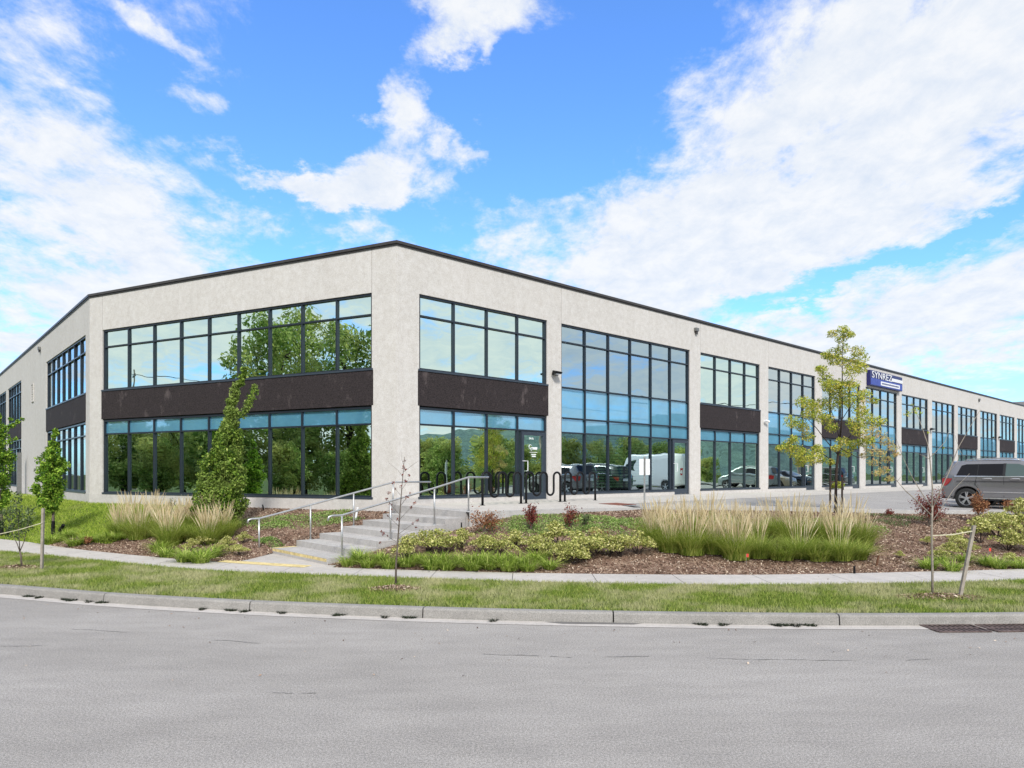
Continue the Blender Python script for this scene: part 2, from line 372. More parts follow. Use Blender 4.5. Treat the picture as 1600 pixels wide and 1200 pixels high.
# ------------------------------------------------------------ site lines (metres, camera at origin)
def PXH(px, py, h): Y = h*FPX/(py-HOR); return ((px-800)/FPX*Y, Y)
def PXD(px, py, D): return Vector(((px-800)/FPX*D, D, EYE+(HOR-py)/FPX*D))
gut = [PXH(*p, EYE) for p in [(-700, 893), (-420, 903), (-200, 914), (0, 928.5), (160, 942), (320, 952), (456, 958.5), (620, 965), (780, 970), (1000, 974.5), (1180, 977), (1400, 978), (1600, 976.5), (1850, 972), (2200, 962), (2800, 940)]]
near = [PXH(*p, 1.93) for p in [(-700, 828), (-420, 836), (-200, 847), (0, 861), (160, 876), (320, 890.5), (510, 898), (700, 904.5), (880, 909.5), (1100, 913), (1250, 912.7), (1412, 910.5), (1600, 906), (1900, 896), (2300, 880), (3000, 855)]]
far = [PXH(*p, 1.93) for p in [(-700, 815), (-420, 822), (-200, 830.5), (0, 842), (119, 858), (320, 876.8), (510, 886), (700, 892.3), (880, 896), (1100, 898), (1250, 897.3), (1412, 893.8), (1600, 889), (1900, 880), (2300, 865), (3000, 842)]]
def resample(poly, step):
    P = [Vector((*p, 0)) for p in poly]; out = []
    # Catmull-Rom
    for i in range(len(P)-1):
        p0 = P[max(i-1, 0)]; p1 = P[i]; p2 = P[i+1]; p3 = P[min(i+2, len(P)-1)]
        n = max(1, int((p2-p1).length/step))
        for j in range(n):
            t = j/n
            out.append(.5*((2*p1)+(p2-p0)*t+(2*p0-5*p1+4*p2-p3)*t*t+(-p0+3*p1-3*p2+p3)*t**3))
    out.append(P[-1]); return [(p.x, p.y) for p in out]
gutR = resample(gut, .35); nearR = resample(near, .35); farR = resample(far, .35)
def interpX(poly):
    xs = np.array([p[0] for p in poly]); ys = np.array([p[1] for p in poly]); o = np.argsort(xs)
    return lambda x: float(np.interp(x, xs[o], ys[o]))
yG, yN, yF = interpX(gutR), interpX(nearR), interpX(farR)
def offset(poly, d):
    out = []
    for i, p in enumerate(poly):
        a = poly[max(i-1, 0)]; b_ = poly[min(i+1, len(poly)-1)]; dx, dy = b_[0]-a[0], b_[1]-a[1]; l = math.hypot(dx, dy)
        out.append((p[0]-dy/l*d, p[1]+dx/l*d))
    return out
# building axes
C0 = Vector((-3.264, 19.5, 0))
DR = Vector((.7467, .6652, 0)).normalized(); NR = Vector((DR.y, -DR.x, 0))
DL = Vector((-.9026, .4305, 0)).normalized(); NL = Vector((-DL.y, DL.x, 0)); NL = -NL if NL.y > 0 else NL
C1 = C0+DL*13.64
DT = Vector((-.6717, .7408, 0)).normalized(); NT = Vector((DT.y, -DT.x, 0)); NT = -NT if NT.y > 0 else NT
def td(x, y): v = Vector((x, y, 0))-C0; return v.dot(DR), v.dot(NR)
def fromtd(t, d): p = C0+DR*t+NR*d; return p.x, p.y
def zP(d): return 1.25-.021*max(d, 0) if d < 3.3 else 1.18-.042*(min(d, 9.3)-3.3)
# stairs
SB = Vector((-3.894, 14.51, 0)); SW = 2.85; TR = .614; RS = .14
SN = -NR
stop = SB+DR*(6*TR)
E = [(stop.x, stop.y), (1.2, 18.75), (3.7, 20.0), (5.5, 20.5), (8, 20.75), (11.7, 20.8), (14.9, 20.7), (16.2, 19.2), (17.6, 18.0), (21, 17.5), (28, 19), (45, 26)]
Etd = [td(*p) for p in E]
def dE(t): return float(np.interp(t, [e[0] for e in Etd], [e[1] for e in Etd]))

# ------------------------------------------------------------ setting
BV = []   # polygons for placing things on the ground
def strip(name, A, B, za, zb, mat, kind='structure', lab=None, uvn=1):
    m = MB(); n = min(len(A), len(B))
    for i in range(n):
        for k in range(uvn+1):
            t = k/uvn; m.v.append((A[i][0]+(B[i][0]-A[i][0])*t, A[i][1]+(B[i][1]-A[i][1])*t, za+(zb-za)*t))
    for i in range(n-1):
        for k in range(uvn):
            a = i*(uvn+1)+k; m.f.append((a, a+1, a+uvn+2, a+uvn+1))
    BV.append((list(m.v), list(m.f)))
    o = m.build(name, mat, fix=False); tag(o, kind=kind); return o
def flipup(o):
    me = o.data; bm = bmesh.new(); bm.from_mesh(me)
    for f in bm.faces:
        f.normal_update()
        if f.normal.z < 0: f.normal_flip()
    bm.to_mesh(me); bm.free()
g = MB(); g.poly([(-900, -900, -.06), (900, -900, -.06), (900, 1400, -.06), (-900, 1400, -.06)], [(0, 1, 2, 3)])
tag(g.build('ground', M['farground'], fix=False), kind='structure')
n_ = len(gutR)
road_back = [(p[0]*1.3, -16.0) for p in gutR]
flipup(strip('road', gutR, road_back, 0.0, 0.0, M['asphalt'], uvn=24))
lip_in = offset(gutR, -.24)
flipup(strip('gutter', gutR, lip_in, .006, .005, M['paving']))
# curb in cast sections
def curb(name, line, z0, z1, width, mat, sec, gap=.012, batter=.03):
    m = MB(); acc_ = 0; cur = [line[0]]; secs = []
    for i in range(1, len(line)):
        acc_ += math.dist(line[i], line[i-1]); cur.append(line[i])
        if acc_ > sec: secs.append(cur); cur = [line[i]]; acc_ = 0
    secs.append(cur)
    for sct in secs:
        if len(sct) < 2: continue
        s = list(sct); d0 = Vector(s[1])-Vector(s[0]); d0.normalize(); s[0] = tuple(Vector(s[0])+d0*gap)
        prof = [(0, z0), (batter*.7, z1-.03), (batter*1.3, z1-.006), (batter+.04, z1), (width-.01, z1), (width, z1-.02), (width, z0)]
        offs = [offset(s, p[0]) for p in prof]; k = len(m.v); np_ = len(prof)
        for i in range(len(s)):
            for j in range(np_): m.v.append((*offs[j][i], prof[j][1]))
        for i in range(len(s)-1):
            for j in range(np_-1): a = k+i*np_+j; m.f.append((a, a+1, a+np_+1, a+np_))
        m.f.append(tuple(k+j for j in range(np_))); m.f.append(tuple(k+(len(s)-1)*np_+j for j in range(np_))[::-1])
    o = m.build(name, mat); tag(o, kind='structure'); return o
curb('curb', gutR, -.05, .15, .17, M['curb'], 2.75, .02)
curbback = offset(gutR, .165)
def Xline(yfun, xs): return [(x, yfun(x)) for x in xs]
yCB = interpX(curbback)
xs = list(np.arange(-40, 44, .35))
flipup(strip('grass_verge', Xline(yCB, xs), Xline(yN, xs), .135, .19, M['turf'], uvn=6))
# sidewalk slabs with joints
m = MB(); xs_ = -38.0
while xs_ < 42:
    w = 1.52; a, b_ = xs_+.006, xs_+w-.006
    q = [(a, yN(a)), (b_, yN(b_)), (b_+.02, yF(b_+.02)), (a+.02, yF(a+.02))]
    m.hexa([(x, y, .08) for x, y in q]+[(x, y, .2) for x, y in q]); xs_ += w
o = m.build('sidewalk', M['paving']); tag(o, kind='structure'); BV.append((m.v, m.f))
flipup(strip('sidewalk_base', Xline(yN, xs), Xline(yF, xs), .15, .15, M['turf']))
# landing pad at stair foot
SA = SB+SN*SW
m = MB(); q = [(SB.x, SB.y), (SA.x, SA.y), (SA.x-.35, SA.y-.31), (SA.x-.45, yF(SA.x-.45)), (-5.3, yF(-5.3)), (-4.6, yF(-4.6)), (SB.x+.2, yF(SB.x+.2)), (SB.x+.2, SB.y+.0)]
k = len(q); m.poly([(x, y, .1) for x, y in q]+[(x, y, .204) for x, y in q], [tuple(range(k))[::-1], tuple(range(k, 2*k))]+[(i, (i+1) % k, (i+1) % k+k, i+k) for i in range(k)])
tag(m.build('path', M['paving']), kind='structure'); BV.append((m.v, m.f))
# raised plaza and parking lot
ts = list(np.arange(-.105, 6, .5))+list(np.arange(6, 60, 1.5))
def walk(t): return dE(t) if t < 5.8 else 3.0
m = MB()
ds = 6
for t in ts:
    for k in range(ds+1): d = walk(t)*k/ds; x, y = fromtd(t, d); m.v.append((x, y, zP(d)))
for i in range(len(ts)-1):
    for k in range(ds): a = i*(ds+1)+k; m.f.append((a, a+1, a+ds+2, a+ds+1))
BV.append((m.v, m.f)); o = m.build('plaza', M['paving'], fix=False); flipup(o); tag(o, kind='structure')
m = MB(); ts2 = [5.81]+list(np.arange(6, 60, 1.0)); ds = 10
for t in ts2:
    e = max(dE(t), 3.05) if t < 40 else 20
    for k in range(ds+1): d = 3.0+(e-3.0)*k/ds; x, y = fromtd(t, d); m.v.append((x, y, zP(d)-.004))
for i in range(len(ts2)-1):
    for k in range(ds): a = i*(ds+1)+k; m.f.append((a, a+1, a+ds+2, a+ds+1))
BV.append((m.v, m.f)); o = m.build('parking_lot', M['lot'], fix=False); flipup(o); tag(o, kind='structure')
# far lot continuation
m = MB()
for t in (59.0, 130.0):
    for d in (0, 60): x, y = fromtd(t, d); m.v.append((x, y, 1.25 if d == 0 else .3))
m.f = [(0, 1, 3, 2)]; o = m.build('access_lane', M['lot'], fix=False); flipup(o); tag(o, kind='structure')
# kerb along bed top
Er = resample(E, .5)
m = MB(); In = offset(Er, -.16)
for i in range(len(Er)):
    d = td(*Er[i])[1]; z = zP(d)
    for (p, zz_) in ((Er[i], z+.005), (Er[i], z+.10 if Er[i][0] > 4.2 else z+.006), (In[i], z+.10 if Er[i][0] > 4.2 else z+.006), (In[i], z-.45)): m.v.append((*p, zz_))
for i in range(len(Er)-1):
    for j in range(3): a = i*4+j; m.f.append((a, a+1, a+5, a+4))
tag(m.build('lot_kerb', M['kerbtop']), kind='structure')
# right bed terrain
Tx = [SB.x, stop.x]+[p[0] for p in E[1:]]; 
Tpts = [(SB.x, SB.y)]+[(p[0], p[1]-.17) for p in E]; 
yT = lambda x: float(np.interp(x, [p[0] for p in Tpts], [p[1] for p in Tpts]))
zTl = [(SB.x, .20), (-2.6, .52), (stop.x, .80), (0.0, 1.02), (3.7, 1.08), (8, zP(td(8, 20.75)[1])-.04), (11.7, zP(td(11.7, 20.8)[1])-.03), (14.9, .90), (16.2, .80), (28, .80), (45, .8)]
zT = lambda x: float(np.interp(x, [p[0] for p in zTl], [p[1] for p in zTl]))
def hum(x, y): return .035*math.sin(2.1*x+1.3*y)*math.sin(1.7*y-.6*x)+.02*math.sin(5.3*x)*math.sin(4.1*y+1)
m = MB(); cols = list(np.arange(SB.x+.003, 40, .22)); nr = 30
for x in cols:
    y0 = yF(x)+.01; y1 = max(yT(x), y0+.05); z1 = zT(x)
    for k in range(nr+1):
        t = k/nr; s_ = min(1, 1.12*t) ; y = y0+(y1-y0)*t
        m.v.append((x, y, .175+(z1-.175)*(s_*(.55+.45*(3*s_-2*s_*s_)))+hum(x, y)*4*t*(1-t)))
for i in range(len(cols)-1):
    for k in range(nr): a = i*(nr+1)+k; m.f.append((a, a+1, a+nr+2, a+nr+1))
BV.append((m.v, m.f)); o = m.build('planting_bed', M['mulch'], fix=False, smooth=True); flipup(o); tag(o, kind='structure')
bedR = (m.v, m.f)
# left terrain
def yFac(x):
    if x > C1.x: return C0.y+(x-C0.x)*DL.y/DL.x
    return C1.y+(x-C1.x)*DT.y/DT.x
STL = SA+DR*(6*TR+.1)
def botL(x):
    if x > SA.x: t = (x-SA.x)/(STL.x-SA.x); return SA.y+(STL.y-SA.y)*t, .22+.86*t
    return yF(x)+.01, .175
lv, lf, mf = [], [], []
cols = list(np.arange(-48, C0.x+.02, .22)); nr = 34
for x in cols:
    y0, z0 = botL(x); y1 = max(yFac(x)+.06, y0+.05)
    z1 = 1.05 if x > C1.x else 1.05-.004*(C1.x-x)
    flat = min(1.0, 6.5/(y1-y0)) if y1-y0 > 6.5 else 1.0
    for k in range(nr+1):
        t = k/nr; y = y0+(y1-y0)*t; s_ = min(1, t/flat)
        lv.append((x, y, z0+(z1-z0)*(s_*(.6+.4*(3*s_-2*s_*s_)))+hum(x, y)*2.4*t*(1-t)))
for i in range(len(cols)-1):
    for k in range(nr):
        a = i*(nr+1)+k; q = (a, a+1, a+nr+2, a+nr+1)
        cx, cy = cols[i]+.11, lv[a][1]; dd = cy-yF(cx)
        edge = -10.4-.10*(cy-17)+.35*math.sin(cy*1.7)
        (mf if (cx > edge or (cx > -12.6 and dd < .95+.2*math.sin(cx*3))) else lf).append(q)
BV.append((lv, lf+mf))
m = MB(); m.v = lv; m.f = lf; o = m.build('lawn', M['turf'], fix=False, smooth=True); flipup(o); tag(o, kind='structure')
m = MB(); m.v = list(lv); m.f = mf; o = m.build('planting_bed', M['mulch'], fix=False, smooth=True); flipup(o); tag(o, kind='structure')
# bvh
vs, fs = [], []
for v_, f_ in BV:
    k = len(vs); vs += [tuple(p) for p in v_]; fs += [tuple(i+k for i in f) for f in f_]
bvh = BVHTree.FromPolygons([Vector(v) for v in vs], fs)
def gz(x, y):
    h = bvh.ray_cast(Vector((x, y, 6)), Vector((0, 0, -1))); return h[0].z if h[0] else 0.0
def hit(px, py):
    d = Vector(((px-800)/FPX, 1, (HOR-py)/FPX)).normalized(); h = bvh.ray_cast(Vector((0, 0, EYE)), d)
    return h[0] if h[0] else PXD(px, py, 15)

# ------------------------------------------------------------ grass and mulch surfaces
def sample_faces(V, F, dens, cond=None):
    V = np.array(V); T = []
    for f in F:
        T.append((f[0], f[1], f[2]))
        if len(f) == 4: T.append((f[0], f[2], f[3]))
    T = np.array(T); A, B, C = V[T[:, 0]], V[T[:, 1]], V[T[:, 2]]
    ctr = (A+B+C)/3
    if cond is not None:
        k = cond(ctr); A, B, C, ctr = A[k], B[k], C[k], ctr[k]
    ar = np.linalg.norm(np.cross(B-A, C-A), axis=1)/2
    w = ar*(dens(ctr) if callable(dens) else dens)
    cnt = rng.poisson(w); idx = np.repeat(np.arange(len(A)), cnt)
    u, v = rng.uniform(size=(2, len(idx), 1)); fl = (u+v) > 1; u = np.where(fl, 1-u, u); v = np.where(fl, 1-v, v)
    return A[idx]+(B[idx]-A[idx])*u+(C[idx]-A[idx])*v
def inview(c): return (np.abs(c[:, 0]) < .80*c[:, 1]+1.0) & (c[:, 1] > 0)
V_, F_ = None, None
o = bpy.data.objects['grass_verge']; V_ = [v.co[:] for v in o.data.vertices]; F_ = [p.vertices[:] for p in o.data.polygons]
P = sample_faces(V_, F_, 2600, inview)
cl_ = rng.uniform(size=(260, 2)); PX_ = -14+cl_[:, 0]*30
PL_ = [(x, yN(x)+.05+(yF(x)-yN(x)-.1)*v if q < .35 else (yG(x)-.35-abs(rng.normal())*1.6), .212 if q < .35 else .012) for x, v, q in zip(PX_, cl_[:, 1], rng.uniform(size=260))]
tag(arr_mesh('leaf_litter', leaf_verts(np.array(PL_), .034, .6, 3), 4, M['chips']), kind='stuff')
tag(arr_mesh('verge_grass', blade_tris(P, .062, .011, .95), 3, M['grass']), kind='stuff')
P = sample_faces(lv, lf, lambda c: np.clip(26000/c[:, 1]**2*16, 300, 1500), inview)
tag(arr_mesh('lawn_grass', blade_tris(P, .075, .016, .9), 3, M['lawn']), kind='stuff')
def chips(P, L, W_):
    return leaf_verts(P+np.array([0, 0, .012]), L, W_, 2.2)
P = np.concatenate([sample_faces(*bedR, 520, inview), sample_faces(lv, mf, 480, inview)])
tag(arr_mesh('mulch_chips', chips(P, .058, .36), 4, M['chips']), kind='stuff')

# ------------------------------------------------------------ building
FR = {'R': (C0, DR, NR), 'L': (C0, DL, NL), 'T': (C1, DT, NT)}
def fp(f, t, d, z): o_, a, n = FR[f]; p = o_+a*t+n*d; return (p.x, p.y, z)
def fbox(m, f, t0, t1, d0, d1, z0, z1):
    m.hexa([fp(f, t0, d1, z0), fp(f, t1, d1, z0), fp(f, t1, d0, z0), fp(f, t0, d0, z0), fp(f, t0, d1, z1), fp(f, t1, d1, z1), fp(f, t1, d0, z1), fp(f, t0, d0, z1)])
bld = empty('office_building', (C0.x, C0.y, 0)); tag(bld, 'two-storey precast office building with dark panels and blue tinted windows wrapping the corner', 'building')
INV = Matrix.Translation((-C0.x, -C0.y, 0))
def bb(m, name, mat, parent=None, **k):
    o_ = m.build(name, mat, parent or bld, inv=INV, **k); return o_
def sub(m, name, mat, parent, **k):
    return m.build(name, mat, parent, inv=INV, **k)
ZH, ZT, ZS, ZB, ZD, ZL = 7.36, 6.74, 5.15, 4.08, 3.57, 1.42
ZTOP = 8.60
SPEC = {'R': [], 'L': [], 'T': []}
SPEC['R'] = [(.76, 5.98, 'A', 4, True, 'glassg'), (6.67, 14.45, 'B', 6, True, 'glassb')]
t = 15.25
for k in range(11): SPEC['R'].append((t, t+5.05, 'A' if k % 2 == 0 else 'B', 4, k != 0, 'glassc')); t += 5.86
SPEC['L'] = [(.87, 12.91, 'A', 9, False, 'glassg')]
SPEC['T'] = [(.70, 9.4, 'A', 7, False, 'glassc'), (17.6, 23.4, 'A', 5, False, 'glassc'), (24.3, 30.1, 'B', 5, False, 'glassc'), (31, 36.8, 'A', 5, False, 'glassc'), (37.7, 43.5, 'B', 5, False, 'glassc')]
LEN = {'R': 84.0, 'L': 13.64, 'T': 45.0}
wallm = MB(); plm = MB(); brn = []
def quadglass(m, f, t0, t1, z0, z1, d, tilt):
    e = [rng.normal()*tilt for _ in range(4)]
    m.poly([fp(f, t0, d+e[0], z0), fp(f, t1, d+e[1], z0), fp(f, t1, d+e[2], z1), fp(f, t0, d+e[0]+e[2]-e[1], z1)], [(0, 1, 2, 3)])
for f in 'RLT':
    bays = SPEC[f]; L = LEN[f]; zb = .55
    prev = 0
    cuts = [0]+[b_[0] for b_ in bays[1:]]+[L] if f != 'L' else [0, .87, 12.91, L]
    # header panels, one per bay, with joints
    for i in range(len(cuts)-1):
        fbox(wallm, f, cuts[i]+(.008 if i else 0), cuts[i+1]-(.008 if i < len(cuts)-2 else 0), -.2, 0, ZH, ZTOP)
    fbox(wallm, f, 0, L, -.34, -.2, ZH, ZTOP)
    prev = 0
    for i, (t0, t1, ty, npn, door, gm) in enumerate(bays):
        fbox(wallm, f, prev, t0, -.34, 0, ZL, ZH); prev = t1
        # plinth, cut for the door
        dw = (t1-t0)/npn*.86
        pend = t1 if not door else t1-dw
        fbox(plm, f, (0 if i == 0 else bays[i-1][1]), pend, -.34, .012, zb, ZL-.03)
        # brown panel + windows
        zr = [(ZS, ZH), (ZL, ZB)] if ty == 'A' else [(ZL, ZH)]
        if ty == 'A':
            m = MB(); fbox(m, f, t0-.05, t1+.05, -.2, .008, ZB+.03, ZS-.03); bb(m, 'spandrel_panel', M['brown'])
            m = MB(); fbox(m, f, t0-.04, t1+.04, -.1, .03, ZS-.03, ZS+.025); bb(m, 'window_sill', M['framelite'])
        for (z0, z1) in zr:
            fm = MB(); gl = MB(); glu = MB(); sp_ = MB(); fw = .065
            hz = [z0+.03, z1] if ty == 'A' else None
            levels = [z for z in (ZL, ZD, ZB, ZS, ZT, ZH) if z0-.01 <= z <= z1+.01]
            if ty == 'A' and z0 == ZL: levels = [ZL, ZD, ZB]
            elif ty == 'A': levels = [ZS, ZT, ZH]
            fbox(fm, f, t0, t0+fw, -.17, -.045, z0, z1)
            if not (door and z0 == ZL): fbox(fm, f, t1-fw, t1, -.17, -.045, z0, z1)
            elif z1 > ZD: fbox(fm, f, t1-fw, t1, -.17, -.045, ZD, z1)
            tt = [t0+(t1-t0)*j/npn for j in range(npn+1)]
            for j in range(1, npn):
                for a in range(len(levels)-1):
                    if door and levels[a] == ZL and j == npn-1: 
                        xx = t1-dw
                        fbox(fm, f, xx-.05, xx, -.17, -.05, ZL, ZD); fbox(fm, f, tt[j]-.03, tt[j]+.03, -.17, -.05, ZL, ZD) if abs(xx-tt[j]) > .14 else None
                    else: fbox(fm, f, tt[j]-.028, tt[j]+.028, -.17, -.05, levels[a]+.02, levels[a+1]-.02)
            for a, z in enumerate(levels):
                h = .045 if 0 < a < len(levels)-1 else .065
                zc0, zc1 = (z-.024, z+.024) if 0 < a < len(levels)-1 else ((z, z+h) if a == 0 else (z-h, z))
                tend = (t1-dw) if (door and z == ZL) else t1-fw
                fbox(fm, f, t0+fw, tend, -.172, -.042, zc0, zc1)
            wf = bb(fm, 'window', M['frame'])
            if z0 == ZL:
                m = MB(); fbox(m, f, t0-.04, pend, -.1, .03, ZL-.03, ZL+.03); sub(m, 'sill', M['framelite'], wf)
            for a in range(len(levels)-1):
                isp = levels[a] in (ZD,) or (ty == 'B' and levels[a] == ZB)
                if f == 'T': isp = False
                for j in range(npn):
                    a0, a1 = tt[j]+.02, tt[j+1]-.02
                    if door and levels[a] == ZL and j == npn-1: continue
                    if door and levels[a] == ZL and j == npn-2: a1 = max(a1, t1-dw-.03)
                    quadglass(sp_ if isp else (glu if levels[a] > ZD and z0 == ZL else gl), f, a0, a1, levels[a]+.01, levels[a+1]-.01, -.11, .0025)
            if gl.v:
                g_ = gm
                if gm == 'glassc' and (i % 2 == 0 and f == 'R' and i < 4): g_ = 'glassg' if i == 2 else 'glassc'
                sub(gl, 'glass', M[g_], wf, fix=False)
                if glu.v: sub(glu, 'glass', M[g_], wf, fix=False)
            if sp_.v: sub(sp_, 'spandrel_glass', M['span'], wf, fix=False)
        if door:
            a0, a1 = t1-dw, t1; zd0, zd1 = 1.275, ZD-.03
            dm = MB(); st_ = .11
            fbox(dm, f, a0, a0+st_, -.15, -.06, zd0, zd1); fbox(dm, f, a1-st_-.04, a1-.04, -.15, -.06, zd0, zd1)
            fbox(dm, f, a0+st_, a1-st_-.04, -.15, -.06, zd1-.13, zd1); fbox(dm, f, a0+st_, a1-st_-.04, -.15, -.06, zd0, zd0+.22)
            fbox(dm, f, a1-.036, a1, -.17, -.05, 1.26, ZD-.024)
            dr = bb(dm, 'door', M['framelite'])
            gm_ = MB(); quadglass(gm_, f, a0+st_, a1-st_-.04, zd0+.2, zd1-.1, -.10, .002); sub(gm_, 'glass', M['glassg'], dr, fix=False)
            hm = MB(); pts = [fp(f, a0+.06, -.06, 2.20), fp(f, a0+.06, .02, 2.20), fp(f, a0+.17, .03, 2.24), fp(f, a0+.17, .03, 2.0), fp(f, a0+.17, .03, 1.93), fp(f, a0+.06, .02, 1.90), fp(f, a0+.06, -.06, 1.90)]
            pts = [fp(f, a0+.05, -.06, 2.55), fp(f, a0+.05, .0, 2.55), fp(f, a0+.22, .0, 2.55), fp(f, a0+.22, .0, 2.22), fp(f, a0+.22, -.08, 2.22)]
            hm.tube(pts, .014, 6); sub(hm, 'handle', M['white'], dr)
            m = MB(); fbox(m, f, a0-.03, a1, -.2, .04, 1.245, 1.272); sub(m, 'threshold', M['galv'], dr)
            if i == 0:
                lt = MB(); cm = (a0+a1)/2-.02
                def bar(x0, x1, z0, z1): fbox(lt, f, x0, x1, -.094, -.088, z0, z1)
                bar(cm-.06, cm+.20, 2.985, 3.02); bar(cm-.15, cm+.20, 2.86-.02, 2.855); bar(cm-.08, cm+.14, 2.76, 2.79); bar(cm-.05, cm+.12, 2.69, 2.735)
                for q in range(9): bar(cm+.0+q*.022, cm+.017+q*.022, 2.94, 2.985)
                pts = [fp(f, cm-.12+.06*math.cos(a), -.09, 3.03+.07*math.sin(a)) for a in np.linspace(.6, 5.2, 14)]
                lt.tube(pts, .009, 5)
                pts = [fp(f, cm-.075+.035*math.cos(a), -.09, 2.96+.05*math.sin(a)) for a in np.linspace(0, 6.2, 14)]
                lt.tube(pts, .007, 5)
                sub(lt, 'lettering', M['white'], dr)
                DOOR = (a0, a1, dr)
    fbox(wallm, f, prev, L, -.34, 0, ZL, ZH)
    fbox(plm, f, prev, L, -.34, .012, zb, ZL-.03)
    fbox(wallm, f, 0, L, -.34, 0, ZL-.03, ZL) if f == 'L' and False else None
# narrow seat course so wall meets plinth
for f in 'RLT':
    prev = 0
    for (t0, t1, *_r) in SPEC[f]: fbox(wallm, f, prev, t0, -.34, 0.0, ZL-.03, ZL); prev = t1
    fbox(wallm, f, prev, LEN[f], -.34, 0.0, ZL-.03, ZL)
bb(wallm, 'wall', M['wall']); bb(plm, 'plinth', M['plinth'])
# coping (mitred)
pR = C0+DR*LEN['R']; pT = C1+DT*LEN['T']
base = [(pR.x, pR.y), (C0.x, C0.y), (C1.x, C1.y), (pT.x, pT.y)]
def mitre(base, d):
    out = []
    for i, p in enumerate(base):
        ns = []
        for a, b_ in ((i-1, i), (i, i+1)):
            if a < 0 or b_ >= len(base): continue
            v = Vector(base[b_])-Vector(base[a]); v.normalize(); ns.append(Vector((-v.y, v.x)))
        n = sum(ns, Vector((0, 0))); n = n/len(ns); n = n/n.length_squared if n.length > 0 else n
        out.append(Vector(p)+n*d)
    return out
sgn = 1 if (mitre(base, 1)[1]-Vector(base[1])).dot(Vector((NR.x, NR.y))) > 0 else -1
cp = MB()
for (d0, d1, z0, z1) in ((-.36, .025, ZTOP, ZTOP+.05), (-.38, .06, ZTOP+.05, ZTOP+.13)):
    A, B = mitre(base, sgn*d1), mitre(base, sgn*d0); k = len(cp.v)
    for a, b_ in zip(A, B): cp.v += [(a.x, a.y, z0), (a.x, a.y, z1), (b_.x, b_.y, z1), (b_.x, b_.y, z0)]
    for i in range(3):
        for j in range(4): q = k+i*4; cp.f.append((q+j, q+(j+1) % 4, q+4+(j+1) % 4, q+4+j))
    cp.f.append((k, k+1, k+2, k+3)); cp.f.append((k+12, k+13, k+14, k+15))
bb(cp, 'coping', M['coping'])
# roof, back walls
bk = [Vector((pR.x, pR.y, 0))-NR*45, Vector((pT.x, pT.y, 0))+Vector((30, 20, 0))]
m = MB(); ring = [(p.x, p.y) for p in mitre(base, -sgn*.3)]+[(bk[1].x, bk[1].y), (bk[0].x, bk[0].y)]
m.poly([(x, y, ZTOP-.35) for x, y in ring], [tuple(range(len(ring)))]); bb(m, 'roof', M['roof'], fix=False)
m = MB()
for a, b_ in ((3, 4), (4, 5), (5, 0)):
    m.poly([(*ring[a], 0), (*ring[b_], 0), (*ring[b_], ZTOP), (*ring[a], ZTOP)], [(0, 1, 2, 3)])
bb(m, 'rear_wall', M['wall'], fix=False)
m = MB()
q = [fromtd(78, -1.2), fromtd(110, -1.2), fromtd(110, -22), fromtd(78, -22)]
m.hexa([(x, y, ZTOP-.34) for x, y in q]+[(x, y, 9.75) for x, y in q]); bb(m, 'penthouse', M['roof'])
# interior shell: floors, back partition, columns
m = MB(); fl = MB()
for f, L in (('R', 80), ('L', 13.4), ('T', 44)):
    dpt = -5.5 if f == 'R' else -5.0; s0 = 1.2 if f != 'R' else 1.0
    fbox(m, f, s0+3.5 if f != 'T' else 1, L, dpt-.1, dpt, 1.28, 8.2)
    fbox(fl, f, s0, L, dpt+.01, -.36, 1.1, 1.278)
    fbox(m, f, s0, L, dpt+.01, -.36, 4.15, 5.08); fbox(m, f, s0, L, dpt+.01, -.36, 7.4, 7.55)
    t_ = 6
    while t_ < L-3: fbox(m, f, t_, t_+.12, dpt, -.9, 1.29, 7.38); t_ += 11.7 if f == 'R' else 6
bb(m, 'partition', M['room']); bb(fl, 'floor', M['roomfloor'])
m = MB()
for (t0, t1, *_r) in [SPEC['R'][k] for k in (1, 4, 5, 6, 7)]:
    w_ = (t1-t0)/4
    for j in range(3):
        if rng.uniform() < .75:
            for zq in np.arange(1.6, 3.5, .11): fbox(m, 'R', t0+w_*j+.1, t0+w_*(j+1)-.1, -.42, -.36, zq, zq+.075)
bb(m, 'window_blinds', M['blind'])
# stair diagonal seen inside second bay
m = MB(); 
m.poly([fp('R', 9.0, -2.2, 3.9), fp('R', 9.4, -2.2, 3.9), fp('R', 12.9, -2.2, 1.3), fp('R', 12.3, -2.2, 1.3), fp('R', 9.0, -2.9, 3.9), fp('R', 9.4, -2.9, 3.9), fp('R', 12.9, -2.9, 1.3), fp('R', 12.3, -2.9, 1.3)], [(0, 1, 2, 3), (4, 5, 6, 7), (0, 1, 5, 4), (1, 2, 6, 5), (2, 3, 7, 6), (3, 0, 4, 7)])
bb(m, 'inner_stair', M['stub'])
# door number, sign writing
def text_mesh(name, s, size, mat, parent, mw, ext=.004):
    cu = bpy.data.curves.new(name, 'FONT'); cu.body = s; cu.size = size; cu.extrude = ext; cu.align_x = 'LEFT'
    to = bpy.data.objects.new(name+'_src', cu); COL.objects.link(to)
    bpy.context.view_layer.update()
    me = bpy.data.meshes.new_from_object(to.evaluated_get(bpy.context.evaluated_depsgraph_get())); bpy.data.objects.remove(to)
    me.transform(mw); me.name = name; me.materials.clear(); me.materials.append(mat)
    o_ = bpy.data.objects.new(name, me); COL.objects.link(o_); o_.parent = parent; return o_
def fmat(f, t, d, z, inv=True):
    o_, a, n = FR[f]; a = Vector(a); p = Vector(fp(f, t, d, z))
    if inv: p = INV @ p
    mm = Matrix((( a.x, 0, n.x, p.x), (a.y, 0, n.y, p.y), (0, 1, 0, p.z), (0, 0, 0, 1)))
    return mm
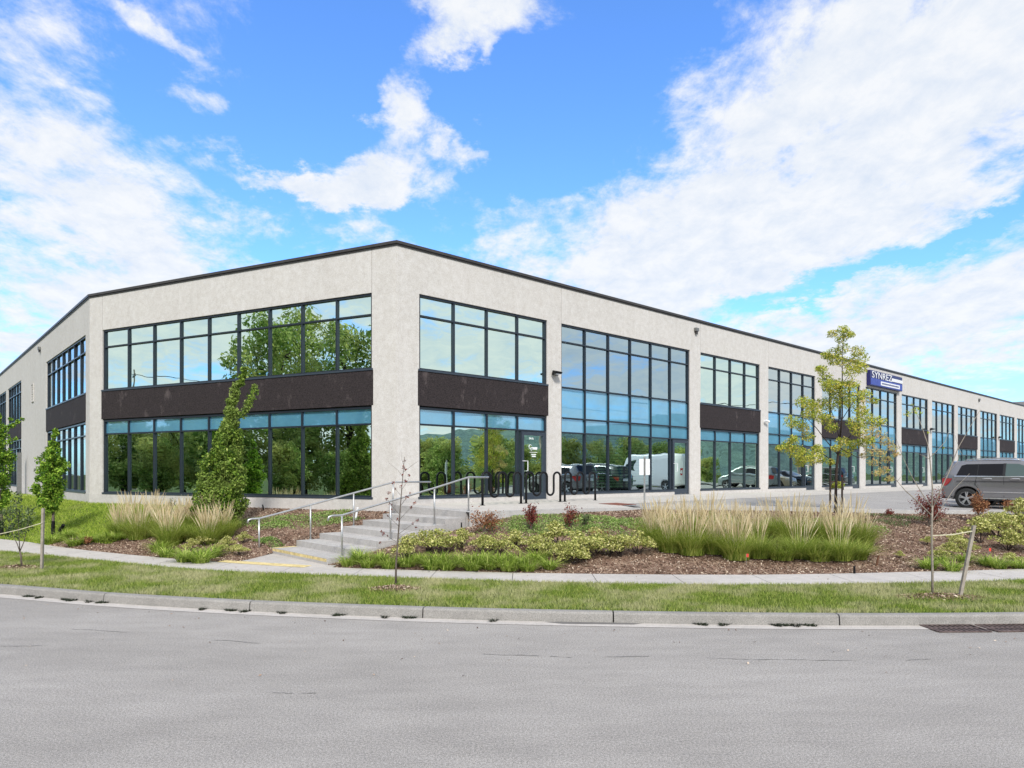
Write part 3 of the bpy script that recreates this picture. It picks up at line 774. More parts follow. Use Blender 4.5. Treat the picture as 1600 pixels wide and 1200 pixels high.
text_mesh('unit_number', '14 A', .11, M['white'], DOOR[2], fmat('R', DOOR[0]+.36, -.09, 3.27))
# blue fascia sign over bay six
SC_R = SPEC['R'][5]
sg = empty('shop_sign', fp('R', SC_R[0]+.1, .0, 7.44)); tag(sg, 'blue and white fascia sign mounted on the parapet above a window bay', 'sign')
SI = Matrix.Translation(-sg.location)
s0, s1 = SC_R[0]+.1, SC_R[1]+.25
m = MB(); fbox(m, 'R', s0, s1, .02, .22, 7.46, 8.36); m.build('cabinet', M['signdark'], sg, inv=SI)
m = MB(); fbox(m, 'R', s0+.08, s1-.02, .22, .235, 7.50, 7.90); m.build('lower_panel', M['signblue'], sg, inv=SI)
m = MB(); fbox(m, 'R', s0+1.6, s1-.5, .235, .245, 7.56, 7.80); m.build('white_strip', M['white'], sg, inv=SI)
def smat(t, d, z): mm = fmat('R', t, d, z, False); mm.translation = SI @ mm.translation; return mm
sc = Matrix.Diagonal((1.6, 1, 1, 1))
text_mesh('lettering', 'SYNREZ', .56, M['white'], sg, smat(s0+.2, .24, 7.93) @ sc)
m = MB()
x = s0+3.35
while x < s1-.12: fbox(m, 'R', x, x+.13, .235, .25, 7.95, 8.15); x += .17
m.build('small_lettering', M['white'], sg, inv=SI)
m = MB(); x = s0+1.75
while x < s1-.65: fbox(m, 'R', x, x+.1, .245, .25, 7.63, 7.73); x += .14
m.build('strip_lettering', M['signdark'], sg, inv=SI)

# wall fittings
def wall_item(kind, f, t, z, label, mat='black'):
    p = Vector(fp(f, t, 0, z)); e = empty(kind, p); I = Matrix.Translation(-p); a = FR[f][1]; n = FR[f][2]
    m = MB(); fbox(m, f, t-.05, t+.05, .0, .05, z-.06, z+.06); m.tube([p+n*.05, p+n*.16+Vector((0, 0, .03))], .022, 8); m.build('bracket', M[mat], e, inv=I)
    m = MB()
    if kind == 'wall_lamp':
        m.hexa([fp(f, t-.16, .26, z-.02), fp(f, t+.14, .26, z-.02), fp(f, t+.14, .05, z-.07), fp(f, t-.16, .05, z-.07), fp(f, t-.16, .28, z+.03), fp(f, t+.14, .28, z+.03), fp(f, t+.11, .07, z+.09), fp(f, t-.13, .07, z+.09)])
        m.build('lamp_head', M[mat], e, inv=I)
        m = MB(); fbox(m, f, t-.12, t+.10, .10, .25, z-.055, z-.045); m.build('lens', M['lensw'], e, inv=I)
    else:
        m.tube([p+n*.14+a*-.12+Vector((0, 0, .04)), p+n*.16+a*.16+Vector((0, 0, -.01))], [.05, .055], 10); m.build('camera_body', M[mat], e, inv=I)
        m = MB(); m.tube([p+n*.16+a*.16+Vector((0, 0, -.01)), p+n*.162+a*.19+Vector((0, 0, -.015))], [.045, .04], 10); m.build('lens', M['black'], e, inv=I)
    tag(e, label, 'wall lamp' if kind == 'wall_lamp' else 'camera', 'fittings on the piers'); return e
wall_item('wall_lamp', 'R', 6.3, 5.58, 'black wall lamp on the first pier right of the building corner')
wall_item('security_camera', 'R', SPEC['R'][3][0]-.4, 4.65, 'white security camera on the pier right of the first narrow dark panel', 'white')
wall_item('wall_lamp', 'R', SPEC['R'][7][0]-.4, 5.28, 'black wall lamp on the second pier right of the blue sign')
wall_item('wall_lamp', 'R', SPEC['R'][10][0]-.4, 5.32, 'small black wall lamp on the pier above the silver SUV roof')
for f, t, z, lb in (('R', 14.85, 8.25, 'small grey overflow scupper box under the coping above the first narrow bay'), ('R', SPEC['R'][9][0]-.5, 8.2, 'tiny grey overflow scupper box under the coping above the silver SUV'), ('T', 11.0, 8.2, 'small dark scupper box under the coping of the far left wall')):
    p = Vector(fp(f, t, 0, z)); e = empty('scupper', p); m = MB(); I = Matrix.Translation(-p)
    fbox(m, f, t-.10, t+.12, 0, .12, z-.05, z+.09); m.build('box', M['galvd'], e, inv=I)
    m = MB(); fbox(m, f, t-.05, t+.07, .02, .09, z-.16, z-.05); m.build('spout', M['coping'], e, inv=I); tag(e, lb, 'scupper', 'overflow scuppers')
p = Vector(fp('T', 13.4, 0, 6.25)); e = empty('wall_vent', p); m = MB()
for k in range(7): fbox(m, 'T', 13.1, 13.7, .0, .03, 5.85+k*.12, 5.93+k*.12)
m.build('louvres', M['plinth'], e, inv=Matrix.Translation(-p)); m = MB(); _q = [(13.05, 5.8), (13.75, 5.8), (13.75, 6.72), (13.05, 6.72)]; _r = [(13.1, 5.84), (13.7, 5.84), (13.7, 6.68), (13.1, 6.68)]
m.poly([fp('T', t, d, z) for d in (.001, .045) for t, z in _q+_r], [(i, (i+1) % 4, 4+(i+1) % 4, 4+i) for i in range(4)]+[(8+i, 8+(i+1) % 4, 12+(i+1) % 4, 12+i) for i in range(4)]+[(i, (i+1) % 4, 8+(i+1) % 4, 8+i) for i in range(4)]+[(4+i, 4+(i+1) % 4, 12+(i+1) % 4, 12+i) for i in range(4)])
m.build('vent_frame', M['plinth'], e, inv=Matrix.Translation(-p))
tag(e, 'pale louvred vent high on the far left wall between two window bays', 'vent')
# grey downpipe slab on the left wall and railed terrace
p = Vector(fp('T', 15.5, .35, 1.0)); e = empty('bollard_post', p); I = Matrix.Translation(-p)
m = MB(); fbox(m, 'T', 15.3, 15.55, .25, .45, .9, 3.25); m.build('post', M['galvd'], e, inv=I)
m = MB(); fbox(m, 'T', 15.27, 15.58, .22, .48, .9, 1.02); m.build('base', M['plinth'], e, inv=I)
tag(e, 'tall flat grey post standing against the far left wall behind the railing', 'post')
rail = empty('railing', fp('T', 13, 1.7, .95)); I = Matrix.Translation(-rail.location)
m = MB(); m.tube([fp('T', 12.5, 1.7, 2.03), fp('T', 30, 1.7, 2.03)], .028, 8); m.tube([fp('T', 12.5, 1.7, 1.12), fp('T', 30, 1.7, 1.12)], .02, 8); m.build('top_rail', M['galv'], rail, inv=I)
for k in range(15):
    m = MB(); m.tube([fp('T', 12.5+k*1.25, 1.7, .9), fp('T', 12.5+k*1.25, 1.7, 2.02)], .022, 8); m.build('post', M['galvd'], rail, inv=I)
tag(rail, 'grey metal guard railing along the terrace of the far left wall', 'railing')
m = MB(); fbox(m, 'T', 11.5, 31, .02, 1.9, .5, 1.03); tag(m.build('terrace', M['kerbtop']), kind='structure')
# bicycle leaning at the railing
bp = Vector(fp('T', 19.3, 1.35, 1.03)); bk_ = empty('bicycle', bp); I = Matrix.Translation(-bp)
a = FR['T'][1]
for off in (-.52, .52):
    c = bp+a*off+Vector((0, 0, .36)); m = MB()
    m.tube([c+a*(.34*math.cos(q))+Vector((0, 0, .34*math.sin(q))) for q in np.linspace(0, 2*math.pi, 25)], .022, 6, False); w = m.build('wheel', M['rubber'], bk_, inv=I)
    m = MB()
    for q in range(8): an = q*math.pi/4; m.tube([c, c+a*(.33*math.cos(an))+Vector((0, 0, .33*math.sin(an)))], .004, 4)
    m.build('spokes', M['galv'], w, inv=I)
m = MB(); c1 = bp-a*.52+Vector((0, 0, .36)); c2 = bp+a*.52+Vector((0, 0, .36)); bbk = bp-a*.08+Vector((0, 0, .33)); st_ = bp-a*.22+Vector((0, 0, .88)); hd = bp+a*.36+Vector((0, 0, .88))
for A_, B_ in ((c1, bbk), (bbk, st_), (st_, c1), (st_, hd), (bbk, hd), (hd, c2)): m.tube([A_, B_], .016, 6)
m.build('bike_frame', M['black'], bk_, inv=I)
m = MB(); m.tube([hd, hd+Vector((0, 0, .12)), hd+Vector((0, 0, .12))+NT*.25], .013, 6); m.tube([hd+Vector((0, 0, .12)), hd+Vector((0, 0, .12))-NT*.25], .013, 6); m.build('handlebar', M['black'], bk_, inv=I)
m = MB(); m.tube([st_+Vector((0, 0, .02)), st_+Vector((0, 0, .1))], .014, 6); m.tube([st_-a*.13+Vector((0, 0, .12)), st_+a*.13+Vector((0, 0, .11))], [.06, .02], 8); m.build('saddle', M['black'], bk_, inv=I)
tag(bk_, 'dark bicycle parked behind the railing of the far left terrace', 'bicycle')

# ------------------------------------------------------------ stairs and handrails
stt = empty('concrete_stairs', SB+Vector((0, 0, .2))); I = Matrix.Translation(-stt.location)
def sp3(a, b_, z): p = SB+DR*a+SN*b_; return (p.x, p.y, z)
for k in range(7):
    m = MB(); a0 = k*TR; a1 = (k+1)*TR if k < 6 else k*TR+.012; z = .2+RS*(k+1); a0n = a0
    if k == 6: a1 = a0+.46
    m.hexa([sp3(a0, 0, -.2), sp3(a1, 0, -.2), sp3(a1, SW, -.2), sp3(a0, SW, -.2), sp3(a0-.012, 0, z), sp3(a1, 0, z), sp3(a1, SW, z), sp3(a0-.012, SW, z)])
    if k == 6:
        m = MB(); m.hexa([sp3(a0, 0, -.2), sp3(a1, 0, -.2), sp3(a1, SW+.42, -.2), sp3(a0, SW+.42, -.2), sp3(a0-.012, 0, 1.186), sp3(a1, 0, 1.186), sp3(a1, SW+.42, 1.258), sp3(a0-.012, SW+.42, 1.250)])
    s_ = m.build('step', M['steps'], stt, inv=I)
    if k == 0:
        m = MB(); m.hexa([sp3(-.006, .02, .215), sp3(.0, .02, .215), sp3(.0, SW-.02, .215), sp3(-.006, SW-.02, .215), sp3(-.016, .02, z-.012), sp3(-.010, .02, z-.012), sp3(-.010, SW-.02, z-.012), sp3(-.016, SW-.02, z-.012)])
        m.build('yellow_edge', M['yellow'], s_, inv=I)
        m = MB(); m.hexa([sp3(.01, SW-.16, z+.001), sp3(TR-.05, SW-.16, z+.001), sp3(TR-.05, SW-.02, z+.001), sp3(.01, SW-.02, z+.001), sp3(.01, SW-.16, z+.004), sp3(TR-.05, SW-.16, z+.004), sp3(TR-.05, SW-.02, z+.004), sp3(.01, SW-.02, z+.004)])
        m.build('yellow_edge', M['yellow'], s_, inv=I)
tag(stt, 'wide concrete stairs with long treads and a yellow painted bottom riser', 'stairs')
m = MB(); q = [PXH(x, y, 1.925) for x, y in ((340, 878.0), (352, 875.2), (420, 879.6), (487, 883.6), (474, 886.6), (410, 882.6))]
m.poly([(x, y, .2048) for x, y in q]+[(x, y, .2085) for x, y in q], [(5, 4, 3, 2, 1, 0), tuple(range(6, 12))]+[(i, (i+1) % 6, (i+1) % 6+6, i+6) for i in range(6)])
tag(m.build('warning_strip', M['yellow']), kind='structure')
def handrail(bb_, a_list, label, ext0, a_end):
    hr = empty('handrail', Vector(sp3(a_list[0], bb_, gz(*sp3(a_list[0], bb_, 0)[:2])))); I = Matrix.Translation(-hr.location); tops = []
    for a0 in a_list:
        k = int(math.floor(a0/TR))+1; zf = .2+RS*max(0, min(7, k)) if a0 > 0 else .2; H = .86
        zt = .2+RS*(a0/TR+.5)+H if a0 < 6*TR else 1.18+H
        if a0 < 0: zt = .2+H
        m = MB(); m.tube([sp3(a0, bb_, zf-.03), sp3(a0, bb_, zt)], .021, 10); p = m.build('post', M['galv'], hr, inv=I, smooth=True)
        m = MB(); m.lathe([(.0, .012), (.05, .012), (.052, 0)], 14, 'z', sp3(a0, bb_, zf)); m.build('base_plate', M['galv'], p, inv=I)
        tops.append(sp3(a0, bb_, zt))
    a0 = a_list[0]; pre = [sp3(a0-ext0-.03, bb_, tops[0][2]-.10), sp3(a0-ext0, bb_, tops[0][2]-.02), sp3(a0-ext0+.08, bb_, tops[0][2])]
    post = [sp3(a_end, bb_, tops[-1][2]+ (0 if a_list[-1] > 6*TR-.7 else (a_end-a_list[-1])/TR*RS))]
    m = MB(); m.tube(pre+tops+post, .024, 10); m.build('top_rail', M['galv'], hr, inv=I, smooth=True)
    tag(hr, label, 'handrail', 'handrails beside the stairs'); return hr
handrail(.16, [.42, 1.64, 2.86, 3.90], 'galvanised handrail on the right side of the stairs, ending before the green window', .30, 4.55)
handrail(SW-.05, [-.35, .95, 2.15, 3.35], 'galvanised handrail on the left side of the stairs, ending at the corner pier', .25, 4.6)

# ------------------------------------------------------------ bike racks
def rack(px0, px1, label):
    t0 = td(*PXH(px0[0], px0[1], 1.0))[0] if False else px0; n = 3
    e = empty('bike_rack', (0, 0, 0)); m = MB(); L = 1.34; r = L/5/2; pts = []
    zt, zlow, nsg = .93-r, .36, 9
    x = 0; pts.append((0, 0, -.03)); pts.append((0, 0, zlow)); 
    for k in range(5):
        cx = x+r
        if k % 2 == 0:
            for q in range(nsg+1): a = math.pi-math.pi*q/nsg; pts.append((cx+r*math.cos(a), 0, zt+r*math.sin(a)))
        else:
            for q in range(nsg+1): a = math.pi+math.pi*q/nsg; pts.append((cx+r*math.cos(a), 0, zlow+r*math.sin(a)))
        x += 2*r
    pts.append((x, 0, zlow)); pts.append((x, 0, -.03)); m.tube(pts, .033, 10); m.build('looped_tube', M['black'], e, smooth=True)
    for xx in (0, x):
        m = MB(); m.lathe([(.0, .012), (.07, .012), (.072, 0)], 12, 'z', (xx, 0, 0)); m.build('foot_plate', M['black'], e)
    tag(e, label, 'bike rack', 'wave bike racks on the plaza'); return e
RA = PXH(754, 797, 1.045); ra_t, ra_d = td(*RA)
RBt, RBd = td(*PXH(930, 789.5, 1.075))
for k, lb in enumerate(('black wave bike rack nearest the stair handrail, leftmost of three', 'middle black wave bike rack in front of the glass door', 'black wave bike rack on the right, in front of the blue window bay')):
    fr = (k*(1.34+.19))/(3*1.34+2*.19); t = ra_t+(RBt-ra_t)*fr; d = ra_d+(RBd-ra_d)*fr
    e = rack(0, 0, lb); x, y = fromtd(t, d); x2, y2 = fromtd(RBt, RBd); x1, y1 = fromtd(ra_t, ra_d)
    e.location = (x, y, gz(x, y)); e.rotation_euler.z = math.atan2(y2-y1, x2-x1); s_ = math.dist((x1, y1), (x2, y2))/(3*1.34+2*.19); e.scale = (s_, 1, 1.02)
# parking sign seen from behind
b0 = hit(1007, 806); D = 19.6; b0 = Vector((207/FPX*D, D, gz(207/FPX*D, D)))
sgn_ = empty('parking_sign', b0)
m = MB(); m.tube([(0, 0, -.05), (0, 0, 1.98)], .025, 8); m.build('post', M['galv'], sgn_)
m = MB(); m.box(-.15, .15, -.015, -.005, 1.2+.10, 1.88); 
p_ = m.build('sign_plate', M['white'], sgn_); m = MB(); m.box(-.025, .025, -.035, -.016, 1.28, 1.93); m.build('channel', M['galvd'], p_)
p_.rotation_euler.z = .0
tag(sgn_, 'small blank backed white sign on a galvanised post behind the tall grasses', 'sign')
sz = (HOR-715)/FPX*D+EYE-b0.z
for c in sgn_.children: c.scale.z = sz/1.93
# rust plate
m = MB(); t_, d_ = td(*PXH(975, 791, 1.0)); 
for q in ((-.42, -.5), (.42, -.5), (.42, .5), (-.42, .5)):
    x, y = fromtd(t_+q[0], d_-.25+q[1]*.8); m.v.append((x, y, gz(x, y)+.012))
m.f = [(0, 1, 2, 3)]; k = len(m.v); m.v += [(v[0], v[1], v[2]-.02) for v in m.v[:4]]; m.f += [(0, 1, 5, 4), (1, 2, 6, 5), (2, 3, 7, 6), (3, 0, 4, 7)]
tag(m.build('ground_plate', M['rust']), 'rust red steel cover plate lying in the plaza paving', 'cover plate')
# bench by pier
t_ = SPEC['R'][4][0]+.3; e = empty('bench', fp('R', t_, .5, 1.24)); I = Matrix.Translation(-e.location)
m = MB(); 
for q in range(3): fbox(m, 'R', t_-.2, t_+1.1, .3+q*.13, .41+q*.13, 1.66, 1.69)
m.build('seat', M['stub'], e, inv=I)
for q in (-.1, .95):
    m = MB(); m.tube([fp('R', t_+q, .33, 1.23), fp('R', t_+q, .36, 1.66)], .02, 6); m.tube([fp('R', t_+q, .62, 1.23), fp('R', t_+q, .6, 1.66)], .02, 6); m.build('leg', M['black'], e, inv=I)
tag(e, 'small dark bench by the wall behind the yellow-leaved tree', 'bench')

# ------------------------------------------------------------ small pegs, flags, stakes
def peg(px, py, h, r, mat, name, label, cat, lean=(0, 0)):
    p = hit(px, py); e = empty(name, p); m = MB(); m.tube([(0, 0, -.05), (lean[0]*.6, lean[1]*.6, h*.6), (lean[0], lean[1], h)], [r, r, r*.9], 7); m.build('shaft', M[mat], e)
    m = MB(); m.tube([(lean[0], lean[1], h), (lean[0], lean[1], h+.012)], [r*1.15, r*.8], 7); m.build('cap', M[mat], e); tag(e, label, cat); return e
peg(1335, 896, .13, .022, 'black', 'irrigation_riser', 'short black pipe stub at the sidewalk edge below the tall grass', 'pipe stub')
peg(1369, 884, .20, .022, 'stub', 'wooden_peg', 'brown wooden peg leaning in the mulch right of the grass mass', 'peg', (.05, 0))
peg(412, 797, .16, .022, 'black', 'irrigation_riser', 'black pipe stub against the wall base left of the stairs', 'pipe stub', (-.03, 0))
peg(721, 829, .18, .018, 'black', 'irrigation_riser', 'thin black pipe stub in the mulch beside the top steps', 'pipe stub')
peg(555, 812, .33, .03, 'white', 'marker_post', 'short white post leaning beside the upper left steps', 'post', (.07, 0))
for px, py, lb in ((1166, 882, 'red marker flag in the mulch below the tall grasses'), (1545, 872, 'red marker flag beside the bright shrubs on the right')):
    p = hit(px, py); e = empty('marker_flag', p); m = MB(); m.tube([(0, 0, -.02), (0, 0, .22)], .004, 5); m.build('wire', M['galv'], e)
    m = MB(); m.box(0, .05, -.002, .002, .15, .22); m.build('flag', M['red'], e); tag(e, lb, 'marker flag', 'irrigation marker flags')

# ------------------------------------------------------------ catch basins, cracks, weeds
for px0, lab in ((1458, 'dark rusty storm drain grate at the curb below the leaning stake'), (1549, 'dark rusty storm drain grate at the curb, at the right edge of the road')):
    p0 = PXH(px0, 983, EYE); p1 = PXH(px0+95, 983, EYE); x0, x1 = p0[0], p0[0]+.62; e = empty('drain_grate', (x0, yG(x0)-.32, .0))
    y0 = yG(x0+.3)-.40; y1 = yG(x0+.3)-.03
    m = MB(); m.box(0-.04, .66, -.08, .33, .006, .010); o_ = m.build('pit_shade_sheet', M['pitshade'], e)  # flat black sheet paints the shade below the bars, nothing is dug out
    m = MB(); m.box(-.05, .67, -.10, -.06, .004, .018); m.box(-.05, .67, .32, .355, .004, .018); m.box(-.06, -.02, -.06, .32, .004, .018); m.box(.64, .68, -.06, .32, .004, .018); m.build('rim', M['irondark'], e)
    m = MB(); 
    for k in range(9): m.box(.0+k*.070, .034+k*.070, -.06, .32, .010, .016)
    m.box(-.02, .64, .11, .15, .011, .0175); m.build('bars', M['irondark'], e); tag(e, lab, 'storm drain', 'storm drain grates at the curb')
    e.rotation_euler.z = math.atan2(yG(x0+.6)-yG(x0), .6)
def crackline(pts, w, gaps, seed):
    r = random.Random(seed); m = MB(); P_ = resample([PXH(*p, EYE) for p in pts], .05); k = 0; on = True; run = 0; prev = None
    off = 0
    for i, p in enumerate(P_):
        off += r.uniform(-.016, .016); off *= .97
        if run <= 0: on = r.random() > gaps; run = r.randint(2, 14)
        run -= 1; ww = w*r.uniform(.3, 1.2)
        cur = ((p[0], p[1]+off-ww/2, .004), (p[0], p[1]+off+ww/2, .004))
        if on and prev is not None:
            k = len(m.v); m.v += [prev[0], cur[0], cur[1], prev[1]]; m.f.append((k, k+1, k+2, k+3))
        prev = cur
    o_ = m.build('road_crack', M['crack'], fix=False); flipup(o_); tag(o_, kind='structure')
crackline([(-60, 972), (60, 979), (200, 989), (340, 1001), (550, 1013), (700, 1019), (820, 1022)], .013, .5, 1)
crackline([(800, 1024), (900, 1028), (1000, 1028), (1200, 1031), (1400, 1031), (1600, 1027), (1700, 1025)], .013, .55, 2)
crackline([(0, 1060), (130, 1064), (300, 1072), (500, 1082)], .014, .75, 4)
crackline([(1480, 990), (1540, 1003), (1610, 1018)], .012, .3, 5)
crackline([(0, 1010), (90, 1008), (180, 1004)], .012, .6, 6)
m = MB(); 
P_ = [PXH(x, y, EYE) for x, y in ((850, 972.5), (900, 971.8), (960, 973), (1003, 975), (990, 976.5), (930, 976), (880, 975.5))]
m.poly([(x, y, .0075) for x, y in P_], [tuple(range(len(P_)))]); o_ = m.build('damp_patch', M['crack'], fix=False); flipup(o_); tag(o_, kind='structure')
def clump(name, n, r0, h, w, out, droop, mat, seed, seg=3):
    V, F = arcs(n, r0, h, w, out, droop, np.random.default_rng(seed), seg); me = bpy.data.meshes.new(name); me.from_pydata(V, [], F); me.materials.append(mat); return me
wme = clump('weed_tuft', 110, .08, .055, .012, .07, .6, M['weed'], 3)
WL = [(43, 933.5), (64, 934.2), (103, 937.5), (116, 938.5), (140, 940.5), (162, 942), (318, 952.5), (360, 955), (385, 956), (440, 958), (530, 962.5), (602, 964.5), (640, 966), (772, 970), (1093, 975.5), (1130, 976), (1210, 976.8), (1228, 977), (1242, 977.2), (1262, 977.5)]
for k, (px, py) in enumerate(WL):
    x, y = PXH(px, py, EYE); o_ = bpy.data.objects.new('weed_tuft', wme); COL.objects.link(o_); o_.location = (x, yG(x)-.03, .005); o_.rotation_euler.z = k*1.3; o_.scale = (1.3, .6, .8)
    tag(o_, 'small dark weed tuft growing in the joint between gutter and curb', 'weed', 'weeds along the gutter')

# ------------------------------------------------------------ plants
def inst(me_parts, name, loc, rz, s, label, cat, group):
    """thing with parts made from shared meshes"""
    e = empty(name, loc, rz); e.scale = (s, s, s)
    for nm, me in me_parts:
        o_ = bpy.data.objects.new(nm, me); COL.objects.link(o_); o_.parent = e
    tag(e, label, cat, group); return e
ORD = ['first', 'second', 'third', 'fourth', 'fifth', 'sixth', 'seventh', 'eighth', 'ninth', 'tenth', 'eleventh', 'twelfth', 'thirteenth', 'fourteenth', 'fifteenth', 'sixteenth', 'seventeenth', 'eighteenth', 'nineteenth', 'twentieth',
       'twenty-first', 'twenty-second', 'twenty-third', 'twenty-fourth', 'twenty-fifth', 'twenty-sixth', 'twenty-seventh', 'twenty-eighth', 'twenty-ninth', 'thirtieth', 'thirty-first', 'thirty-second', 'thirty-third', 'thirty-fourth', 'thirty-fifth', 'thirty-sixth']
reeds = []
for k in range(4):
    fol = clump('foliage', 900, .29, (.86, .92, .74, .78)[k], .011, .72, .70, M['reed'], 20+k, 4)
    r = np.random.default_rng(40+k); V = []; F = []
    for i in range((95, 70, 44, 28)[k]):
        a = r.uniform(0, 6.28); rr = .16*math.sqrt(r.uniform()); x, y = rr*math.cos(a), rr*math.sin(a); o = r.uniform(.05, .34); a2 = a+r.normal()*.5
        H = r.uniform(.72, 1.22)
        def pt(t): return Vector((x+math.cos(a2)*o*t**1.7, y+math.sin(a2)*o*t**1.7, H*t-.05*o*t*t))
        for s_ in range(2):     # crossed ribbons: thin stalk, then plume
            side = Vector((-math.sin(a2), math.cos(a2), 0)) if s_ == 0 else Vector((math.cos(a2), math.sin(a2), 0))
            kk = len(V); prof = [(.35, .0015), (.66, .0025), (.75, .0065), (.86, .0075), (.94, .005), (1.0, .0015)]
            for t, w_ in prof: p = pt(t); V.append(tuple(p-side*w_)); V.append(tuple(p+side*w_))
            for j in range(len(prof)-1): F.append((kk+2*j, kk+2*j+1, kk+2*j+3, kk+2*j+2))
    me = bpy.data.meshes.new('plumes'); me.from_pydata(V, [], F); me.materials.append(M['plume']); reeds.append([('foliage', fol), ('plumes', me)])
reeds.append([('foliage', clump('foliage', 620, .30, .66, .016, .80, .85, M['reed'], 66, 5))])
reeds.append([('foliage', clump('foliage', 560, .26, .60, .018, .72, .95, M['reed'], 67, 5))])
def place_row(lst, protos, name, cat, group, labf, smin=.9, smax=1.12, jitter=True):
    lst = sorted(lst)
    for i, it in enumerate(lst):
        pi = i % len(protos)
        if name == 'feather_reed_grass': 
            if it[0] > 1160: pi = (2, 1, 3, 2)[i % 4] if it[1] < 858 else (4, 5, 3, 4)[i % 4]
            elif it[0] < 600 and it[1] > 842: pi = (0, 4, 1)[i % 3]
            elif it[1] > 862: pi = (1, 3, 0, 5)[i % 4]
            else: pi = i % 2
        px, py = it[0], it[1]; s = it[2] if len(it) > 2 else random.uniform(smin, smax)
        p = hit(px+random.uniform(-5, 5), py+random.uniform(-2.5, 2.5)); inst(protos[pi], name, p, random.uniform(0, 6.28), s, labf(i, len(lst)), cat, group)
rr_ = [(1020, 852), (1050, 862), (1085, 868), (1118, 866), (1150, 872), (1184, 870), (1218, 874), (1250, 872), (1283, 875), (1312, 874), (1340, 872), (1040, 836), (1075, 842), (1108, 846), (1142, 842), (1176, 848), (1208, 845), (1240, 850), (1272, 848), (1300, 852), (1328, 850), (1348, 856)]
place_row([(a, b_, random.uniform(.78, 1.04)) for a, b_ in rr_], reeds, 'feather_reed_grass', 'ornamental grass', 'feather reed grasses in the right bed', lambda i, n: f'{ORD[i]} clump from the left in the tan plumed reed grass mass right of the stairs')
rl_ = [(192, 838), (222, 843), (250, 836), (205, 824), (270, 850), (300, 846), (328, 850), (285, 832), (312, 832), (338, 836), (238, 822), (350, 842)]
place_row([(a, b_, random.uniform(.80, .95)) for a, b_ in rl_], reeds, 'feather_reed_grass', 'ornamental grass', 'feather reed grasses in the left bed', lambda i, n: f'{ORD[i]} clump from the left in the plumed reed grasses left of the stairs')
lily = [[('foliage', clump('foliage', 210, .16, .44, .020, .50, 1.0, M['daylily'], 60+k, 5))] for k in range(3)]
ll_ = [(85, 850), (112, 853), (135, 851), (100, 843), (165, 845), (262, 872), (285, 876), (310, 878), (330, 872), (245, 862), (182, 846)]
place_row([(a, b_, random.uniform(.85, 1.1)) for a, b_ in ll_], lily, 'daylily', 'daylily', 'daylilies in the left bed', lambda i, n: f'{ORD[i]} bright green daylily clump from the left along the left sidewalk')
lr_ = [(548, 884), (578, 885), (608, 886), (640, 887), (672, 887), (704, 888), (735, 889), (765, 890), (796, 891), (825, 892), (856, 891), (592, 876), (655, 878), (720, 879), (784, 880), (840, 880), (560, 876), (690, 880), (752, 881), (812, 882)]
place_row([(a, b_, random.uniform(.75, 1.0)) for a, b_ in lr_], lily, 'daylily', 'daylily', 'daylilies right of the stairs', lambda i, n: f'{ORD[i]} bright green daylily clump from the left in the row beside the stair foot')
lrr = [(1450, 890), (1485, 890), (1505, 878), (1540, 884), (1588, 886), (1560, 886), (1470, 880)]
place_row([(a, b_, random.uniform(.6, .9)) for a, b_ in lrr], lily, 'daylily', 'daylily', 'daylilies in the right corner bed', lambda i, n: f'{ORD[i]} daylily clump from the left near the leaning stake on the right')
def shrub_me(mat, n, rx, rz, leaf, seed, lumps=14, twigs=True):
    r = np.random.default_rng(seed); cs = []; 
    for i in range(lumps):
        a = r.uniform(0, 6.28); q = r.uniform(.0, .85); cs.append((rx*q*math.cos(a), rx*q*math.sin(a), rz*(.35+.5*r.uniform())*(1-.45*q*q)))
    cs = np.array(cs); idx = r.integers(0, lumps, n); d = unit(r.normal(size=(n, 3))); d[:, 2] = np.abs(d[:, 2])*.9-.15
    rad = rx*.42*r.uniform(.55, 1.05, (n, 1)); P = cs[idx]+d*rad*np.array([1, 1, .8]); P[:, 2] = np.maximum(P[:, 2], .015)
    v = leaf_verts(P, leaf, .55, .8, r); o_ = arr_mesh('foliage', v, 4, mat); me = o_.data; bpy.data.objects.remove(o_)
    m = MB()
    for c in cs[:8]: m.tube([(0, 0, -.03), tuple(c*np.array([.4, .4, .5])), tuple(c)], [.010, .007, .003], 5)
    t = m.build('twigs', M['barkdark']); tm = t.data; bpy.data.objects.remove(t)
    return [('foliage', me), ('twigs', tm)]
eu = [shrub_me(M['euony'], 1500, .36, .46, .042, 70+k) for k in range(3)]
er_ = [(640, 872), (668, 862), (700, 868), (725, 858), (752, 866), (780, 872), (806, 858), (832, 866), (858, 872), (885, 878), (905, 868), (925, 874), (950, 872), (975, 868), (998, 866), (900, 884), (940, 862), (868, 856)]
place_row([(a, b_, random.uniform(.9, 1.25)) for a, b_ in er_], eu, 'euonymus_shrub', 'shrub', 'variegated shrubs right of the stairs', lambda i, n: f'{ORD[i]} cream and green variegated shrub from the left behind the daylilies right of the stairs')
el_ = [(305, 862), (322, 852), (345, 868), (360, 858), (380, 846), (372, 868)]
place_row([(a, b_, random.uniform(.6, .8)) for a, b_ in el_], eu, 'euonymus_shrub', 'shrub', 'variegated shrubs left of the stairs', lambda i, n: f'{ORD[i]} variegated shrub from the left beside the lower left handrail')
ek = [(1535, 850, 1.35), (1562, 842, 1.35), (1592, 836, 1.5), (1612, 862, 1.4), (1575, 862, 1.1), (1480, 868, .7), (1500, 858, .8), (1445, 852, .5), (1550, 825, 1.1), (1600, 812, 1.3), (1465, 872, .6), (1515, 868, .7), (1402, 872, .35), (1585, 880, .6)]
place_row(ek, eu, 'euonymus_shrub', 'shrub', 'variegated shrubs in the right corner bed', lambda i, n: f'{ORD[i]} variegated cream shrub from the left in the corner bed below the silver SUV')
